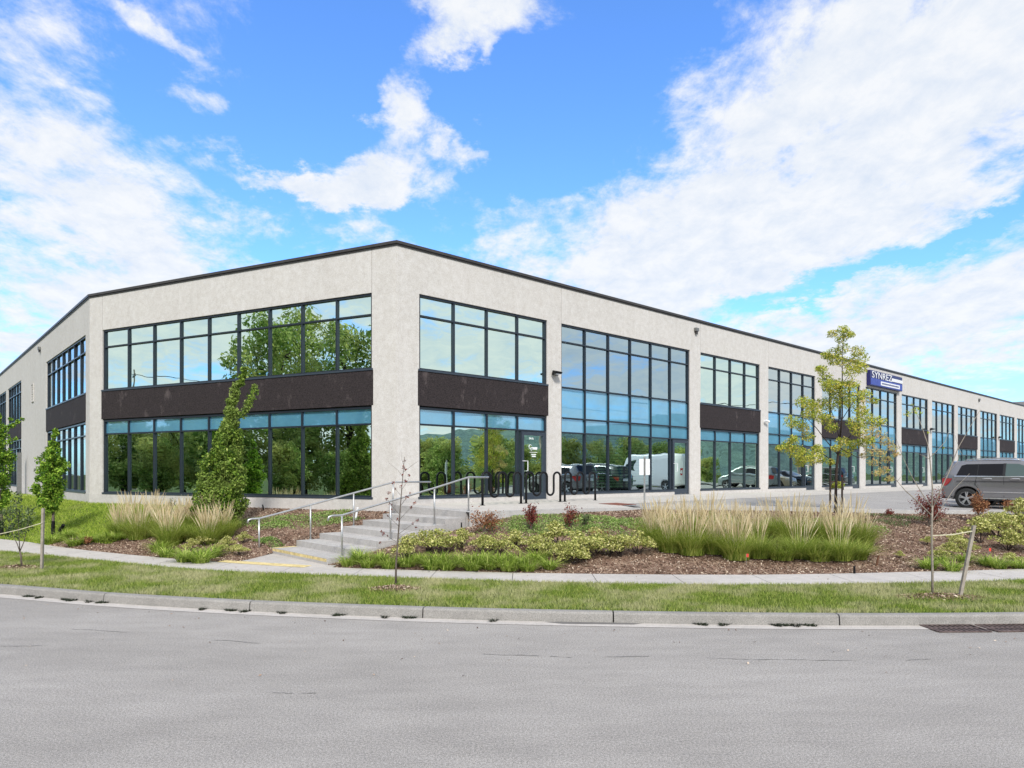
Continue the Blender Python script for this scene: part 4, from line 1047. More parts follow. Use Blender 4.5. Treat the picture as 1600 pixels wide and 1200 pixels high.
# ground cover mats
def cover(px_list, n, name, lab, mat='cover'):
    P = []
    for (px, py, rx, ry) in px_list:
        c = hit(px, py)
        for i in range(n):
            a = random.uniform(0, 6.28); q = math.sqrt(random.random())*(1+.25*math.sin(3*a+px)); x = c.x+rx*q*math.cos(a); y = c.y+ry*q*math.sin(a)
            P.append((x, y, gz(x, y)+random.uniform(.01, .10)*(1-.5*q)))
    v = leaf_verts(np.array(P), .04, .6, 1.2); o_ = arr_mesh(name, v, 4, M[mat]); tag(o_, lab, 'ground cover', None, 'stuff'); return o_
cover([(800, 822, .9, .7), (850, 815, 1.0, .7), (900, 812, 1.0, .6), (950, 815, .9, .6), (985, 820, .6, .6), (830, 830, .8, .6), (880, 825, .8, .5), (940, 828, .7, .5)], 1500, 'ground_cover', 'low green mat of creeping plants below the bike racks')
cover([(450, 812, 1.1, .7), (490, 815, .9, .5), (400, 815, .8, .6), (530, 815, .6, .3), (430, 822, .5, .4), (520, 803, .6, .4), (420, 845, .35, .3)], 1100, 'ground_cover', 'low green creeping mat on the slope left of the stairs')
cover([(1385, 808, .9, .4), (1430, 812, .8, .4), (1395, 818, .5, .4)], 500, 'ground_cover', 'sparse grey-green creeping mat at the bed top near the lot kerb', 'leafgrey')
cover([(1350, 826, .7, .5), (1310, 815, .8, .5)], 500, 'ground_cover', 'low creeping plants under the yellow-leaved tree')
# red-leaved shrubs
def redshrub(px, py, h, w, mat, label, n=520, seed=0, D=None):
    r = np.random.default_rng(seed+100); p = hit(px, py) if D is None else D
    e = empty('red_shrub', p); m = MB(); P = []
    for i in range(7):
        a = r.uniform(0, 6.28); q = r.uniform(.25, 1)*w*.5; top = np.array([q*math.cos(a), q*math.sin(a)*.7, h*r.uniform(.6, 1)]); mid = top*np.array([.35, .35, .5])
        m.tube([(0, 0, -.03), tuple(mid), tuple(top)], [.012, .008, .003], 5)
        k = n//7; t = r.uniform(.45, 1.05, (k, 1)); base_ = mid+(top-mid)*(t-.45)/.55; P.append(base_+r.normal(size=(k, 3))*w*.085)
    m.build('stems', M['bark'], e); P = np.concatenate(P); P = np.repeat(P, 2, 0)+r.normal(size=(len(P)*2, 3))*.018; arr_mesh('foliage', leaf_verts(P, .048, .5, .3, r), 4, M[mat], e); tag(e, label, 'shrub', 'red-leaved shrubs'); return e
redshrub(757, 833, .52, .75, 'leaforange', 'copper orange leaved shrub beside the top of the stairs', 620, 1)
redshrub(830, 830, .60, .45, 'leafred', 'dark red leaved shrub below the left bike rack', 520, 2)
redshrub(890, 826, .50, .62, 'leafred', 'sparse dark red shrub with one upright shoot below the right bike rack', 320, 3)
redshrub(912, 824, .34, .3, 'leafgrey', 'thin grey-green shrub with dead heads right of the sparse red shrub', 140, 4)
redshrub(1388, 806, .18, .3, 'leafred', 'tiny dark red shrub at the lot kerb', 140, 5)
redshrub(1452, 822, .92, 1.0, 'leafred', 'large dark red shrub behind the bare branched sapling', 900, 6)
redshrub(1530, 818, .86, .62, 'leaforange', 'copper red shrub in front of the silver SUV rear wheel', 640, 7)
redshrub(1447, 790, .45, .7, 'leafred', 'dark red shrub tips left of the silver SUV tail lamp', 300, 8, D=hit(1462, 815))
redshrub(1590, 806, .45, .8, 'leaforange', 'orange tinted shrub in front of the silver SUV door', 420, 9)
redshrub(930, 850, .3, .5, 'leaforange', 'small brownish shrub among the variegated shrubs', 200, 10)
redshrub(1100, 815, .3, .4, 'leaforange', 'brown seeded shrub behind the reed grass mass', 120, 11)
redshrub(268, 800, .45, .3, 'leafgrey', 'two small dark shoots against the wall behind the left reed grasses', 60, 12)
redshrub(137, 852, .25, .3, 'leaforange', 'little rusty shrub among the daylilies on the far left', 120, 13)

# ------------------------------------------------------------ trees
def crown_leaves(clumps, n_each, leaf, rad, flat=1.0, r=rng, up=.4, aspect=.5):
    P = []
    for c, s in clumps:
        k = max(4, int(n_each*s)); d = unit(r.normal(size=(k, 3)))*r.uniform(.2, 1, (k, 1))**.6*rad*s; d[:, 2] *= flat; P.append(np.array(c)+d)
    return leaf_verts(np.concatenate(P), leaf, aspect, up, r)
# columnar oak with a crooked leader
def column_tree(base, prof, cols_, label, name, nclump, nleaf, leaf, mat, spurs=(), guard=False, seed=5, rad=.17, trunk=None):
    r = np.random.default_rng(seed); e = empty(name, base); zs = [p[0] for p in prof]; m = MB()
    cx = lambda z: float(np.interp(z, zs, [p[1] for p in prof])); rw = lambda z: float(np.interp(z, zs, [p[2] for p in prof]))
    zt = zs[-1]; pts = [(cx(z)*min(1, z/.5), 0, z) for z in np.linspace(-.1, zt*.97, 14)]; m.tube(pts, [max(.045*(1-i/15), .008) for i in range(14)], 8)
    cl = []
    wts = []; zz_ = []
    for i in range(nclump):
        while True:
            z = r.uniform(zs[0], zt)
            if r.uniform() < (rw(z)+.08)/(max(p[2] for p in prof)+.08): break
        a = r.uniform(0, 6.28); q = (r.uniform(.15, 1)**.5)*rw(z)*(.82+.3*math.sin(3*a+z*2.3)); c = (cx(z)+q*math.cos(a), q*math.sin(a), z)
        cl.append((c, r.uniform(.7, 1.15)*min(1, .42+rw(z)*1.6)))
        if i % 3 == 0: m.tube([(cx(z-.3), 0, max(z-.35, .1)), c], [.012, .004], 5)
    for (x, y, z, s) in spurs: cl.append(((x, y, z), s))
    m.build('trunk', M['bark'], e, smooth=True)
    o_ = arr_mesh('crown', crown_leaves(cl, nleaf, leaf, rad, 1.0, r, .5), 4, M[mat], e)
    if guard:
        m = MB(); m.tube([(.0, -.05, .0), (.02, -.05, .42)], .05, 8); m.build('trunk_guard', M['black'], e); m = MB(); m.tube([(.18, -.1, 0), (.42, -.2, .32)], .05, 6); m.build('root_bag', M['black'], e)
    tag(e, label, 'tree'); return e
D = 18.6; ppm = FPX/D; bx = (352-800)/ppm; bz = gz(bx, D)
def zz2(py): return EYE+(HOR-py)/ppm-bz
def xx2(px): return (px-800)/ppm-bx
prof = [(zz2(y), xx2((a+b_)/2), (b_-a)/2/ppm) for y, a, b_ in [(822, 338, 372), (800, 308, 388), (770, 308, 390), (745, 314, 390), (720, 318, 386), (700, 326, 382), (680, 334, 380), (660, 342, 374), (640, 348, 372), (620, 352, 376), (602, 360, 384), (585, 372, 388), (570, 377, 385)]]
prof = [(a, b_, max(.05, c-.10)) for a, b_, c in prof]
spurs = [(xx2(x), random.uniform(-.1, .1), zz2(y), s) for x, y, s in [(385, 640, .7), (390, 632, .8), (394, 622, .8), (398, 612, .75), (400, 604, .5), (378, 648, .7), (312, 742, .4), (311, 722, .35), (312, 700, .3), (304, 780, .5), (303, 795, .5)]]
column_tree((bx, D, bz), prof, None, 'tall narrow green oak with a crooked double tip before the corner windows', 'columnar_oak', 400, 120, .085, 'leafcol', spurs, seed=11)
D = 20.3; ppm = FPX/D; bx = (84-800)/ppm; bz = gz(bx, D)
prof = [(zz2(y), xx2((a+b_)/2), max(.05, (b_-a)/2/ppm-.08)) for y, a, b_ in [(800, 74, 92), (785, 58, 98), (765, 52, 103), (745, 50, 106), (725, 56, 104), (710, 66, 98), (695, 72, 96), (685, 78, 94), (672, 84, 90)]]
column_tree((bx, D, bz), prof, None, 'small bushy green tree with black trunk guard on the left lawn slope', 'young_hornbeam', 120, 95, .085, 'leafsmall', (), True, seed=12, rad=.155)
D = 21.0; ppm = FPX/D; bx = (4-800)/ppm; bz = gz(bx, D)
prof = [(zz2(y), xx2((a+b_)/2), max(.05, (b_-a)/2/ppm-.08)) for y, a, b_ in [(795, -8, 12), (775, -22, 22), (750, -34, 20), (725, -36, 18), (705, -32, 14), (685, -30, 10), (665, -22, 6), (645, -12, 2)]]
spurs = [(xx2(x), 0, zz2(y), s) for x, y, s in [(12, 668, .5), (20, 664, .5), (28, 659, .45), (35, 655, .3), (15, 690, .5), (24, 686, .4), (16, 655, .4)]]
column_tree((bx, D, bz), prof, None, 'bushy green tree cut by the left edge of the photo', 'young_hornbeam', 120, 95, .085, 'leafsmall', spurs, True, seed=13)
# trees drawn limb by limb
def limb_tree(name, D, limbs, leafspec, label, barkm, base_extra=None, seed=3, cat='tree', dep=.5):
    r = np.random.default_rng(seed); p0 = PXD(limbs[0][0][0][0], limbs[0][0][0][1], D); z0 = gz(p0.x, D); e = empty(name, (p0.x, D, z0))
    O = Vector((p0.x, D, z0)); m = MB(); ends = []
    for li, (pts, r0, r1) in enumerate(limbs):
        n = len(pts); dd = 0 if li == 0 else r.uniform(-dep, dep); P = []
        for i, (x, y) in enumerate(pts):
            t = i/(n-1); d_ = D+dd*t*(1 if li else 0); P.append(PXD(x, y, d_)-O)
        if li == 0: P[0].z = -.08
        m.tube(P, [r0+(r1-r0)*i/(n-1) for i in range(n)], 7); ends.append(P)
    m.build('trunk', M[barkm], e, smooth=True)
    for (nm, mat, clumps, n_each, leaf, rad, flat, asp) in leafspec:
        cl = [((PXD(x, y, D+r.uniform(-dep, dep))-O)[:], s) for x, y, s in clumps]
        arr_mesh(nm, crown_leaves(cl, n_each, leaf, rad, flat, r, .2, asp), 4, M[mat], e)
    tag(e, label, cat); return e
limbs = [([(1306, 803), (1306, 770), (1307, 735), (1310, 705), (1312, 690)], .045, .032), ([(1312, 690), (1316, 650), (1316, 600), (1316, 560), (1318, 515)], .026, .006),
         ([(1308, 728), (1290, 712), (1270, 700), (1245, 692)], .018, .006), ([(1309, 710), (1292, 690), (1275, 668), (1262, 655), (1240, 650)], .018, .005), ([(1311, 700), (1330, 680), (1345, 668), (1370, 655)], .016, .005),
         ([(1313, 690), (1302, 650), (1294, 630), (1270, 625)], .014, .004), ([(1316, 655), (1332, 630), (1345, 618), (1370, 625)], .012, .004), ([(1316, 610), (1300, 592), (1285, 580), (1278, 575)], .010, .003),
         ([(1316, 600), (1330, 580), (1340, 560), (1345, 542)], .010, .003), ([(1316, 575), (1304, 560), (1295, 553), (1288, 555)], .008, .003), ([(1312, 700), (1340, 715), (1370, 712), (1395, 720)], .012, .004), ([(1318, 530), (1305, 520), (1298, 522)], .005, .002), ([(1310, 660), (1310, 640), (1304, 620)], .008, .003)]
cg = [(1318, 516, .45), (1322, 522, .4), (1300, 522, .4), (1330, 523, .3), (1314, 530, .4), (1316, 545, .55), (1300, 553, .6), (1290, 555, .4), (1304, 562, .6), (1340, 548, .5), (1343, 560, .7), (1336, 570, .7), (1330, 580, .6), (1345, 575, .5), (1316, 565, .5),
      (1284, 578, .45), (1280, 576, .3), (1290, 592, .6), (1300, 605, .7), (1310, 600, .5), (1322, 606, .7), (1330, 600, .6), (1292, 600, .5), (1306, 612, .6), (1316, 625, .7), (1298, 632, .8), (1285, 630, .6), (1340, 620, .6), (1352, 615, .5), (1366, 626, .35), (1325, 630, .6),
      (1256, 628, .6), (1264, 632, .55), (1270, 640, .7), (1280, 648, .6), (1262, 648, .5), (1290, 655, .6), (1236, 658, .6), (1246, 662, .6), (1256, 668, .5), (1262, 682, .5), (1300, 668, .5), (1345, 640, .6), (1352, 652, .6), (1335, 660, .6), (1360, 662, .6), (1375, 658, .5), (1342, 672, .6),
      (1228, 698, .6), (1218, 700, .3), (1236, 694, .6), (1244, 706, .7), (1256, 712, .7), (1268, 716, .65), (1250, 722, .5), (1280, 706, .5), (1316, 690, .5), (1326, 698, .6), (1334, 694, .5), (1322, 708, .45), (1350, 690, .5), (1358, 688, .45), (1240, 686, .4), (1306, 700, .35), (1283, 718, .4), (1298, 722, .3), (1276, 700, .4), (1310, 758, .4), (1302, 760, .25)]
cpy = [(1352, 680, .5), (1365, 672, .6), (1375, 680, .6), (1385, 690, .6), (1395, 700, .5), (1360, 700, .6), (1372, 708, .6), (1350, 712, .4), (1385, 718, .5), (1365, 722, .5), (1380, 735, .55), (1390, 748, .4), (1400, 710, .3), (1370, 740, .4), (1346, 640, .5), (1352, 625, .4), (1240, 702, .4)]
limb_tree('honey_locust', 20.6, limbs, [('crown', 'leafyellow', cg, 430, .078, .44, .75, .34), ('yellow_crown', 'leafpale', cpy, 230, .075, .40, .65, .34)], 'young yellow-green leaved tree tied to two dark stakes above the reed grasses', 'barkdark', seed=8)
for px, lb in ((1297, 'dark support stake left of the yellow-green tree trunk'), (1315.5, 'dark support stake right of the yellow-green tree trunk')):
    q = PXD(px, 800, 20.3); z = gz(q.x, 20.3); e = empty('tree_stake', (q.x, 20.3, z)); top = (HOR-(716 if px < 1300 else 745))/FPX*20.3+EYE-z
    m = MB(); m.tube([(0, 0, -.1), (.01, 0, top)], .028, 7); m.build('stake', M['barkdark'], e); m = MB(); m.tube([(0, 0, top-.9), ((1306-px)*.019, .1, top-.88)], .012, 5); m.build('tie', M['black'], e); tag(e, lb, 'stake', 'stakes of the yellow-green tree')
# bare branched sapling on the verge (right)
DV = 11.15
limbs = [([(1457, 936), (1457, 890), (1456, 850), (1456, 820), (1457, 790)], .020, .015), ([(1456, 800), (1457, 762), (1453, 717), (1450, 695), (1437, 657), (1424, 628)], .013, .003),
         ([(1457, 795), (1470, 765), (1483, 737), (1497, 700), (1517, 665), (1532, 640)], .012, .003), ([(1456, 806), (1432, 782), (1415, 767), (1402, 752), (1388, 737)], .011, .003), ([(1456, 793), (1440, 770), (1425, 745), (1410, 713)], .009, .003),
         ([(1453, 715), (1466, 702), (1477, 690), (1487, 662)], .006, .002), ([(1452, 717), (1440, 711), (1430, 707)], .005, .002), ([(1483, 737), (1496, 722), (1500, 705), (1492, 680)], .005, .002), ([(1456, 815), (1470, 795), (1490, 765), (1515, 740)], .007, .002),
         ([(1388, 737), (1376, 722), (1372, 705)], .004, .001), ([(1402, 752), (1408, 745), (1410, 735)], .004, .001), ([(1410, 713), (1402, 690), (1396, 670)], .004, .001), ([(1497, 700), (1505, 712), (1520, 708)], .003, .001)]
limb_tree('bare_sapling', DV, limbs, [('crown', 'leafyellow', [(1425, 644, .9), (1432, 640, .7), (1418, 648, .6), (1438, 646, .4), (1451, 676, .3), (1424, 632, .3), (1388, 735, .3), (1474, 700, .15)], 22, .045, .10, .6, .4)], 'nearly bare vase-shaped sapling on the right verge with few yellow leaves', 'barkpale', seed=9, dep=.25)
limbs = [([(618, 916), (619, 880), (622, 840), (625, 800), (628, 760), (632, 714)], .020, .004), ([(621, 848), (606, 838), (596, 830)], .004, .0015), ([(622, 835), (640, 822), (652, 812)], .004, .0015), ([(623, 822), (608, 808), (600, 800)], .004, .0015), ([(624, 812), (640, 795), (648, 785)], .004, .0015),
         ([(625, 805), (612, 790), (604, 778)], .004, .0015), ([(626, 790), (637, 776), (642, 770)], .004, .0015), ([(627, 775), (616, 762), (613, 752)], .003, .001), ([(628, 765), (638, 750), (640, 742)], .003, .001), ([(629, 745), (622, 735), (606, 722)], .003, .001), ([(630, 738), (648, 724), (654, 720)], .003, .001), ([(631, 728), (628, 718), (627, 706)], .003, .001), ([(622, 842), (634, 832), (656, 826)], .003, .001), ([(622, 850), (612, 846), (592, 848)], .003, .001)]
bud = [(x, y, random.uniform(.2, .5)) for x, y in [(597, 830), (600, 834), (606, 837), (652, 813), (645, 818), (601, 800), (606, 806), (648, 786), (642, 793), (604, 780), (610, 788), (641, 771), (636, 777), (614, 754), (618, 764), (639, 743), (634, 752), (629, 742), (631, 730), (632, 720), (634, 734), (607, 770), (650, 824), (594, 848), (626, 760), (622, 812), (612, 796)]]
limb_tree('bare_sapling', 12.0, limbs, [('crown', 'leafred', bud, 34, .030, .075, 1, .6)], 'thin leafless sapling with dark buds standing before the stairs', 'bark', seed=10, dep=.12)
limbs = [([(34, 888), (33, 870), (31, 862)], .020, .016), ([(31, 862), (27, 850), (22, 840), (14, 815), (6, 795)], .010, .003), ([(31, 862), (30, 840), (28, 810), (24, 780)], .010, .003), ([(31, 862), (38, 845), (42, 825), (48, 800)], .010, .003), ([(28, 830), (18, 815), (16, 800)], .005, .002), ([(38, 845), (32, 820), (36, 795)], .005, .002)]
lg = [(x, y, random.uniform(.5, 1)) for x, y in [(6, 800), (10, 812), (16, 822), (4, 822), (14, 835), (24, 786), (20, 795), (28, 800), (30, 812), (24, 822), (36, 800), (44, 805), (40, 815), (46, 822), (36, 828), (28, 776), (12, 800), (48, 796), (2, 810), (30, 835), (18, 808), (-4, 815)]]
limb_tree('young_pear_tree', 14.25, limbs, [('crown', 'leafgrey', lg, 75, .05, .15, 1, .6)], 'small thin tree with sparse grey-green leaves on the left verge', 'bark', seed=14, dep=.2)
def stake(px0, py0, px1, py1, D, label, tie):
    a_ = PXD(px0, py0, D); z = gz(a_.x, D); a_.z = z; b_ = PXD(px1, py1, D+.05); e = empty('wooden_stake', a_); d_ = b_-a_
    m = MB(); w_ = .023; m.hexa([(-w_, -w_, -.1), (w_, -w_, -.1), (w_, w_, -.1), (-w_, w_, -.1)]+[(d_.x+s_[0]*w_, d_.y+s_[1]*w_, d_.z) for s_ in ((-1, -1), (1, -1), (1, 1), (-1, 1))]); m.build('stake', M['timber'], e)
    t0, t1 = PXD(*tie[0], D)-a_, PXD(*tie[1], D-.05)-a_; m = MB(); m.tube([t0, (t0+t1)/2+Vector((0, 0, -.02)), t1], .008, 5); m.build('tie', M['tie'], e); tag(e, label, 'stake', 'weathered tree stakes'); return e
stake(65, 891, 67.5, 794, 14.0, 'grey wooden stake with pale tie on the left verge by the sidewalk', ((66, 817), (-8, 836)))
stake(1498, 935, 1522, 821, 10.95, 'leaning grey wooden stake beside the bare sapling on the right verge', ((1519, 830), (1457, 837)))
# mulch rings
def ring(px, py, rx, ry, lab, seed):
    c = hit(px, py); r = np.random.default_rng(seed); m = MB(); n = 26; m.v.append((c.x, c.y, c.z+.05))
    for i in range(n):
        a = 2*math.pi*i/n; q = 1+.22*math.sin(2*a+seed)+.12*r.normal(); x = c.x+rx*q*math.cos(a); y = c.y+ry*q*math.sin(a); m.v.append((x, y, gz(x, y)+.004))
    for i in range(n): m.f.append((0, 1+i, 1+(i+1) % n))
    e = m.build('mulch_ring', M['mulch'], fix=False); flipup(e)
    k = 420; a = r.uniform(0, 6.28, k); q = np.sqrt(r.uniform(size=k))*1.12; P = np.stack([c.x+rx*q*np.cos(a), c.y+ry*q*np.sin(a), c.z+.05*(1-q)+.02], 1)
    o_ = arr_mesh('bark_chips', leaf_verts(P, .07, .35, 2), 4, M['chips'], e); tag(e, lab, 'mulch ring', 'mulch rings round the verge saplings')
ring(617, 921, .42, .26, 'reddish mulch ring round the leafless sapling before the stairs', 1)
ring(1468, 934, .62, .26, 'pale wood chip ring round the bare sapling and leaning stake', 2)
ring(28, 888, .55, .28, 'mulch ring under the small tree on the left verge', 3)
o = bpy.data.objects['verge_grass']

# ------------------------------------------------------------ cars
def car(name, paintm, loc, rz, label, group, kind='suv'):
    e = empty(name, loc, rz)
    if kind == 'suv':
        L, Wd, wr, wb, sill = 4.52, .92, .355, 2.755, .30
        top = [(-2.26, .78), (-2.25, .98), (-2.19, 1.12), (-2.04, 1.40), (-1.93, 1.61), (-1.60, 1.665), (-.9, 1.69), (-.2, 1.69), (.12, 1.66), (.50, 1.50), (1.0, 1.20), (1.35, 1.12), (1.9, .99), (2.12, .90), (2.22, .78), (2.26, .62)]
        belt = 1.12; rearax, frontax = -1.42, 1.335
    elif kind == 'van':
        L, Wd, wr, wb, sill = 5.9, 1.0, .36, 3.6, .32
        top = [(-2.95, .9), (-2.94, 1.5), (-2.92, 2.3), (-2.8, 2.52), (-1, 2.58), (1.2, 2.56), (1.75, 2.40), (2.25, 1.75), (2.45, 1.25), (2.8, 1.1), (2.93, .9), (2.95, .7)]
        belt = 1.35; rearax, frontax = -1.75, 1.9
    else:
        L, Wd, wr, wb, sill = 4.6, .90, .33, 2.7, .25
        top = [(-2.3, .72), (-2.27, .95), (-2.15, 1.04), (-1.75, 1.12), (-1.35, 1.30), (-.9, 1.42), (-.2, 1.45), (.25, 1.42), (.7, 1.2), (1.05, .98), (1.7, .90), (2.1, .80), (2.25, .65), (2.3, .5)]
        belt = .98; rearax, frontax = -1.35, 1.35
    xs0, xs1 = top[0][0], top[-1][0]; tz = lambda x: float(np.interp(x, [p[0] for p in top], [p[1] for p in top]))
    mz = max(p[1] for p in top)
    def wid(x, z):
        w = Wd; 
        if z > belt: w -= (z-belt)/(mz-belt)*.17*(1 if kind != 'van' else .5)
        elif z < .95: w -= (.95-z)*.085
        w -= .02*max(0, (abs(z-.8)-.1))
        for xe in (xs0, xs1):
            d = abs(x-xe); 
            if d < .55: w -= (1-d/.55)**2.2*(.16 if xe == xs0 else .24)
        return w
    def lo(x):
        z = sill
        for ax in (rearax, frontax):
            if abs(x-ax) < wr+.07: z = max(z, wr+math.sqrt(max(0, (wr+.07)**2-(x-ax)**2)))
        if x < xs0+.5: z = max(z, sill+.10*(1-(x-xs0)/.5))
        if x > xs1-.4: z = max(z, sill-.05)
        return z
    cx = sorted(set([round(v, 3) for v in np.linspace(xs0, xs1, 76)]+[p[0] for p in top]+[rearax-wr-.07, rearax+wr+.07, frontax-wr-.07, frontax+wr+.07])); nrw = 16; m = MB(); nc = len(cx)
    for sd_ in (1, -1):
        for x in cx:
            zl, zh = lo(x), tz(x); zh = max(zh, zl+.02)
            for k in range(nrw+1):
                t = k/nrw; z = zl+(zh-zl)*t; w = wid(x, z)
                if t > .93: w -= .05
                if belt-.34 < z < belt-.05 and kind != 'van': w -= .018*math.sin((z-(belt-.34))/.29*math.pi)
                m.v.append((x, sd_*w, z))
    st = nc*(nrw+1)
    for s_ in (0, 1):
        for i in range(nc-1):
            for k in range(nrw): a = s_*st+i*(nrw+1)+k; m.f.append((a, a+1, a+nrw+2, a+nrw+1))
    # roof/bonnet across, with crown, and floor
    ny = 8; k0 = len(m.v)
    for x in cx:
        zh = max(tz(x), lo(x)+.02); w = wid(x, zh)-.05
        for j in range(1, ny): yy = w-2*w*j/ny; m.v.append((x, yy, zh+.035*(1-(yy/w)**2)))
    def topv(i, j):
        if j == 0: return i*(nrw+1)+nrw
        if j == ny: return st+i*(nrw+1)+nrw
        return k0+i*(ny-1)+j-1
    for i in range(nc-1):
        for j in range(ny): m.f.append((topv(i, j), topv(i+1, j), topv(i+1, j+1), topv(i, j+1)))
    for i in range(nc-1): m.f.append((i*(nrw+1), (i+1)*(nrw+1), st+(i+1)*(nrw+1), st+i*(nrw+1)))
    for i in (0, nc-1): 
        for k in range(nrw): a = i*(nrw+1)+k; m.f.append((a, a+1, st+a+1, st+a))
    body = m.build('body', M[paintm], e, smooth=True)
    def side(poly, off, name_, mat, par=None):
        for sd_ in (1, -1):
            mm = MB(); n = len(poly)
            for x, z in poly: mm.v.append((x, sd_*(wid(x, z)+off), z))
            for x, z in poly: mm.v.append((x, sd_*(wid(x, z)-.03), z))
            mm.f.append(tuple(range(0, n))); mm.f.append(tuple(range(n, 2*n)))
            for i in range(n): mm.f.append((i, (i+1) % n, n+(i+1) % n, n+i))
            mm.build(name_, M[mat], par or e)
    if kind == 'suv':
        side([(-1.74, 1.145), (-1.10, 1.145), (-1.10, 1.55), (-1.45, 1.545), (-1.60, 1.50)], .004, 'side_window', 'carglass')
        side([(-1.08, 1.145), (-.36, 1.145), (-.36, 1.56), (-1.08, 1.55)], .004, 'side_window', 'carglass')
        side([(-.28, 1.145), (.82, 1.155), (.55, 1.34), (.32, 1.46), (.06, 1.555), (-.28, 1.56)], .004, 'side_window', 'carglass2')
        side([(-.362, 1.135), (-.278, 1.135), (-.278, 1.57), (-.362, 1.57)], .003, 'pillar', 'cartrim')
        side([(-1.102, 1.14), (-1.078, 1.14), (-1.078, 1.555), (-1.102, 1.555)], .003, 'pillar', 'cartrim')
        side([(-1.80, 1.118), (1.06, 1.125), (1.02, 1.142), (-1.78, 1.140)], .007, 'belt_trim', 'chrome')
        side([(-1.72, .950), (1.3, .955), (1.3, .970), (-1.72, .966)], .006, 'crease_shade_strip', 'cartrim')  # dark strip paints in the shade line of the pressed body crease
        side([(-.92, .575), (.95, .575), (.95, .605), (-.92, .605)], .014, 'chrome_strip', 'chrome')
        side([(-.95, .30), (.93, .30), (.91, .41), (-.93, .41)], .003, 'sill_cladding', 'cartrim')
        side([(-.97, .36), (.95, .36), (.93, .40), (-.95, .40)], .03, 'side_step', 'galv')
        side([(-.325, .42), (-.312, .42), (-.312, 1.12), (-.325, 1.12)], .003, 'door_gap', 'cartrim')
        side([(-1.17, .86), (-.98, .55), (-.968, .55), (-1.155, .87), (-1.10, 1.12), (-1.113, 1.12)], .003, 'door_gap', 'cartrim')
        side([(-2.21, .80), (-2.10, .78), (-1.97, .88), (-1.86, 1.04), (-2.12, 1.07), (-2.22, 1.04)], .014, 'tail_lamp', 'lens')
        side([(-2.24, .52), (-1.86, .42), (-1.86, .38), (-2.16, .38)], .010, 'rear_bumper_trim', 'cartrim')
        side([(-2.26, .70), (-1.82, .70), (-1.82, .712), (-2.26, .712)], .004, 'bumper_gap', 'cartrim')
        side([(1.72, .78), (2.12, .74), (2.10, .88), (1.85, .93)], .008, 'headlamp', 'lensw')
        for x0 in (-.92, -.12):
            for sd_ in (1, -1):
                mm = MB(); mm.tube([(x0, sd_*(wid(x0, 1.04)+.005), 1.045), (x0+.06, sd_*(wid(x0, 1.04)+.04), 1.055), (x0+.2, sd_*(wid(x0, 1.04)+.04), 1.055), (x0+.26, sd_*(wid(x0, 1.04)+.005), 1.045)], .016, 6)
                mm.build('door_handle', M['chrome'], e)
        for sd_ in (1, -1):
            mm = MB(); yy = sd_*(wid(0, 1.66)-.06)
            mm.tube([(-1.55, yy, 1.66), (-1.45, yy, 1.715), (-.5, yy, 1.75), (-.05, yy, 1.735), (.10, yy, 1.67)], .017, 7); mm.build('roof_rail', M['galv'], e, smooth=True)
            mm = MB(); mm.tube([(.92, sd_*.90, 1.17), (.86, sd_*1.02, 1.21), (.80, sd_*1.10, 1.21)], [.04, .085, .06], 8); mm.build('mirror', M[paintm], e, smooth=True)
        def slab(x0, z0, x1, z1, w0, w1, nm, mat, up=.03):
            mm = MB(); k = 6
            for q, (x, z, w) in enumerate(((x0, z0, w0), (x1, z1, w1))):
                for j in range(k+1): yy = -w+2*w*j/k; mm.v.append((x, yy, z+.035*(1-(yy/w)**2)))
            for j in range(k): mm.f.append((j, j+1, k+2+j, k+1+j))
            return mm.build(nm, M[mat], e, fix=False)
        slab(-2.20, 1.15, -1.955, 1.585, .68, .60, 'rear_window', 'carglass'); bpy.data.objects
        slab(.22, 1.645, 1.0, 1.215, .60, .72, 'windscreen', 'carglass2')
        mm = MB(); mm.tube([(-1.95, -.55, 1.64), (-1.95, .55, 1.64)], .03, 6); mm.build('spoiler', M[paintm], e)
        mm = MB(); mm.box(-2.285, -2.262, -.26, .26, .78, .92); mm.build('licence_plate', M['white'], e)
        mm = MB(); mm.box(-2.25, -1.9, -.7, .7, .33, .42); mm.build('rear_valance', M['cartrim'], e)
    elif kind == 'van':
        side([(1.0, 1.4), (2.15, 1.4), (1.85, 1.95), (1.6, 2.15), (1.0, 2.15)], .004, 'side_window', 'carglass')
        side([(-2.8, .62), (1.3, .62), (1.3, .70), (-2.8, .70)], .006, 'side_trim', 'cartrim')
        side([(-2.93, 1.1), (-2.82, 1.1), (-2.82, 1.6), (-2.93, 1.6)], .006, 'tail_lamp', 'lens')
    else:
        side([(-1.35, 1.02), (-.1, 1.02), (-.1, 1.36), (-.9, 1.36), (-1.2, 1.25)], .004, 'side_window', 'carglass')
        side([(-.04, 1.02), (.95, 1.02), (.7, 1.15), (.25, 1.36), (-.04, 1.37)], .004, 'side_window', 'carglass')
        side([(-2.26, .75), (-2.1, .75), (-1.9, .9), (-2.1, .96), (-2.26, .93)], .008, 'tail_lamp', 'lens')
        side([(1.8, .62), (2.2, .6), (2.15, .72), (1.85, .78)], .008, 'headlamp', 'lensw')
    # dark wheel wells
    mm = MB()
    for ax in (rearax, frontax): mm = MB(); mm.box(ax-wr-.05, ax+wr+.05, -.62, .62, .25, wr*2+.1); mm.build('wheel_well', M['cartrim'], e)
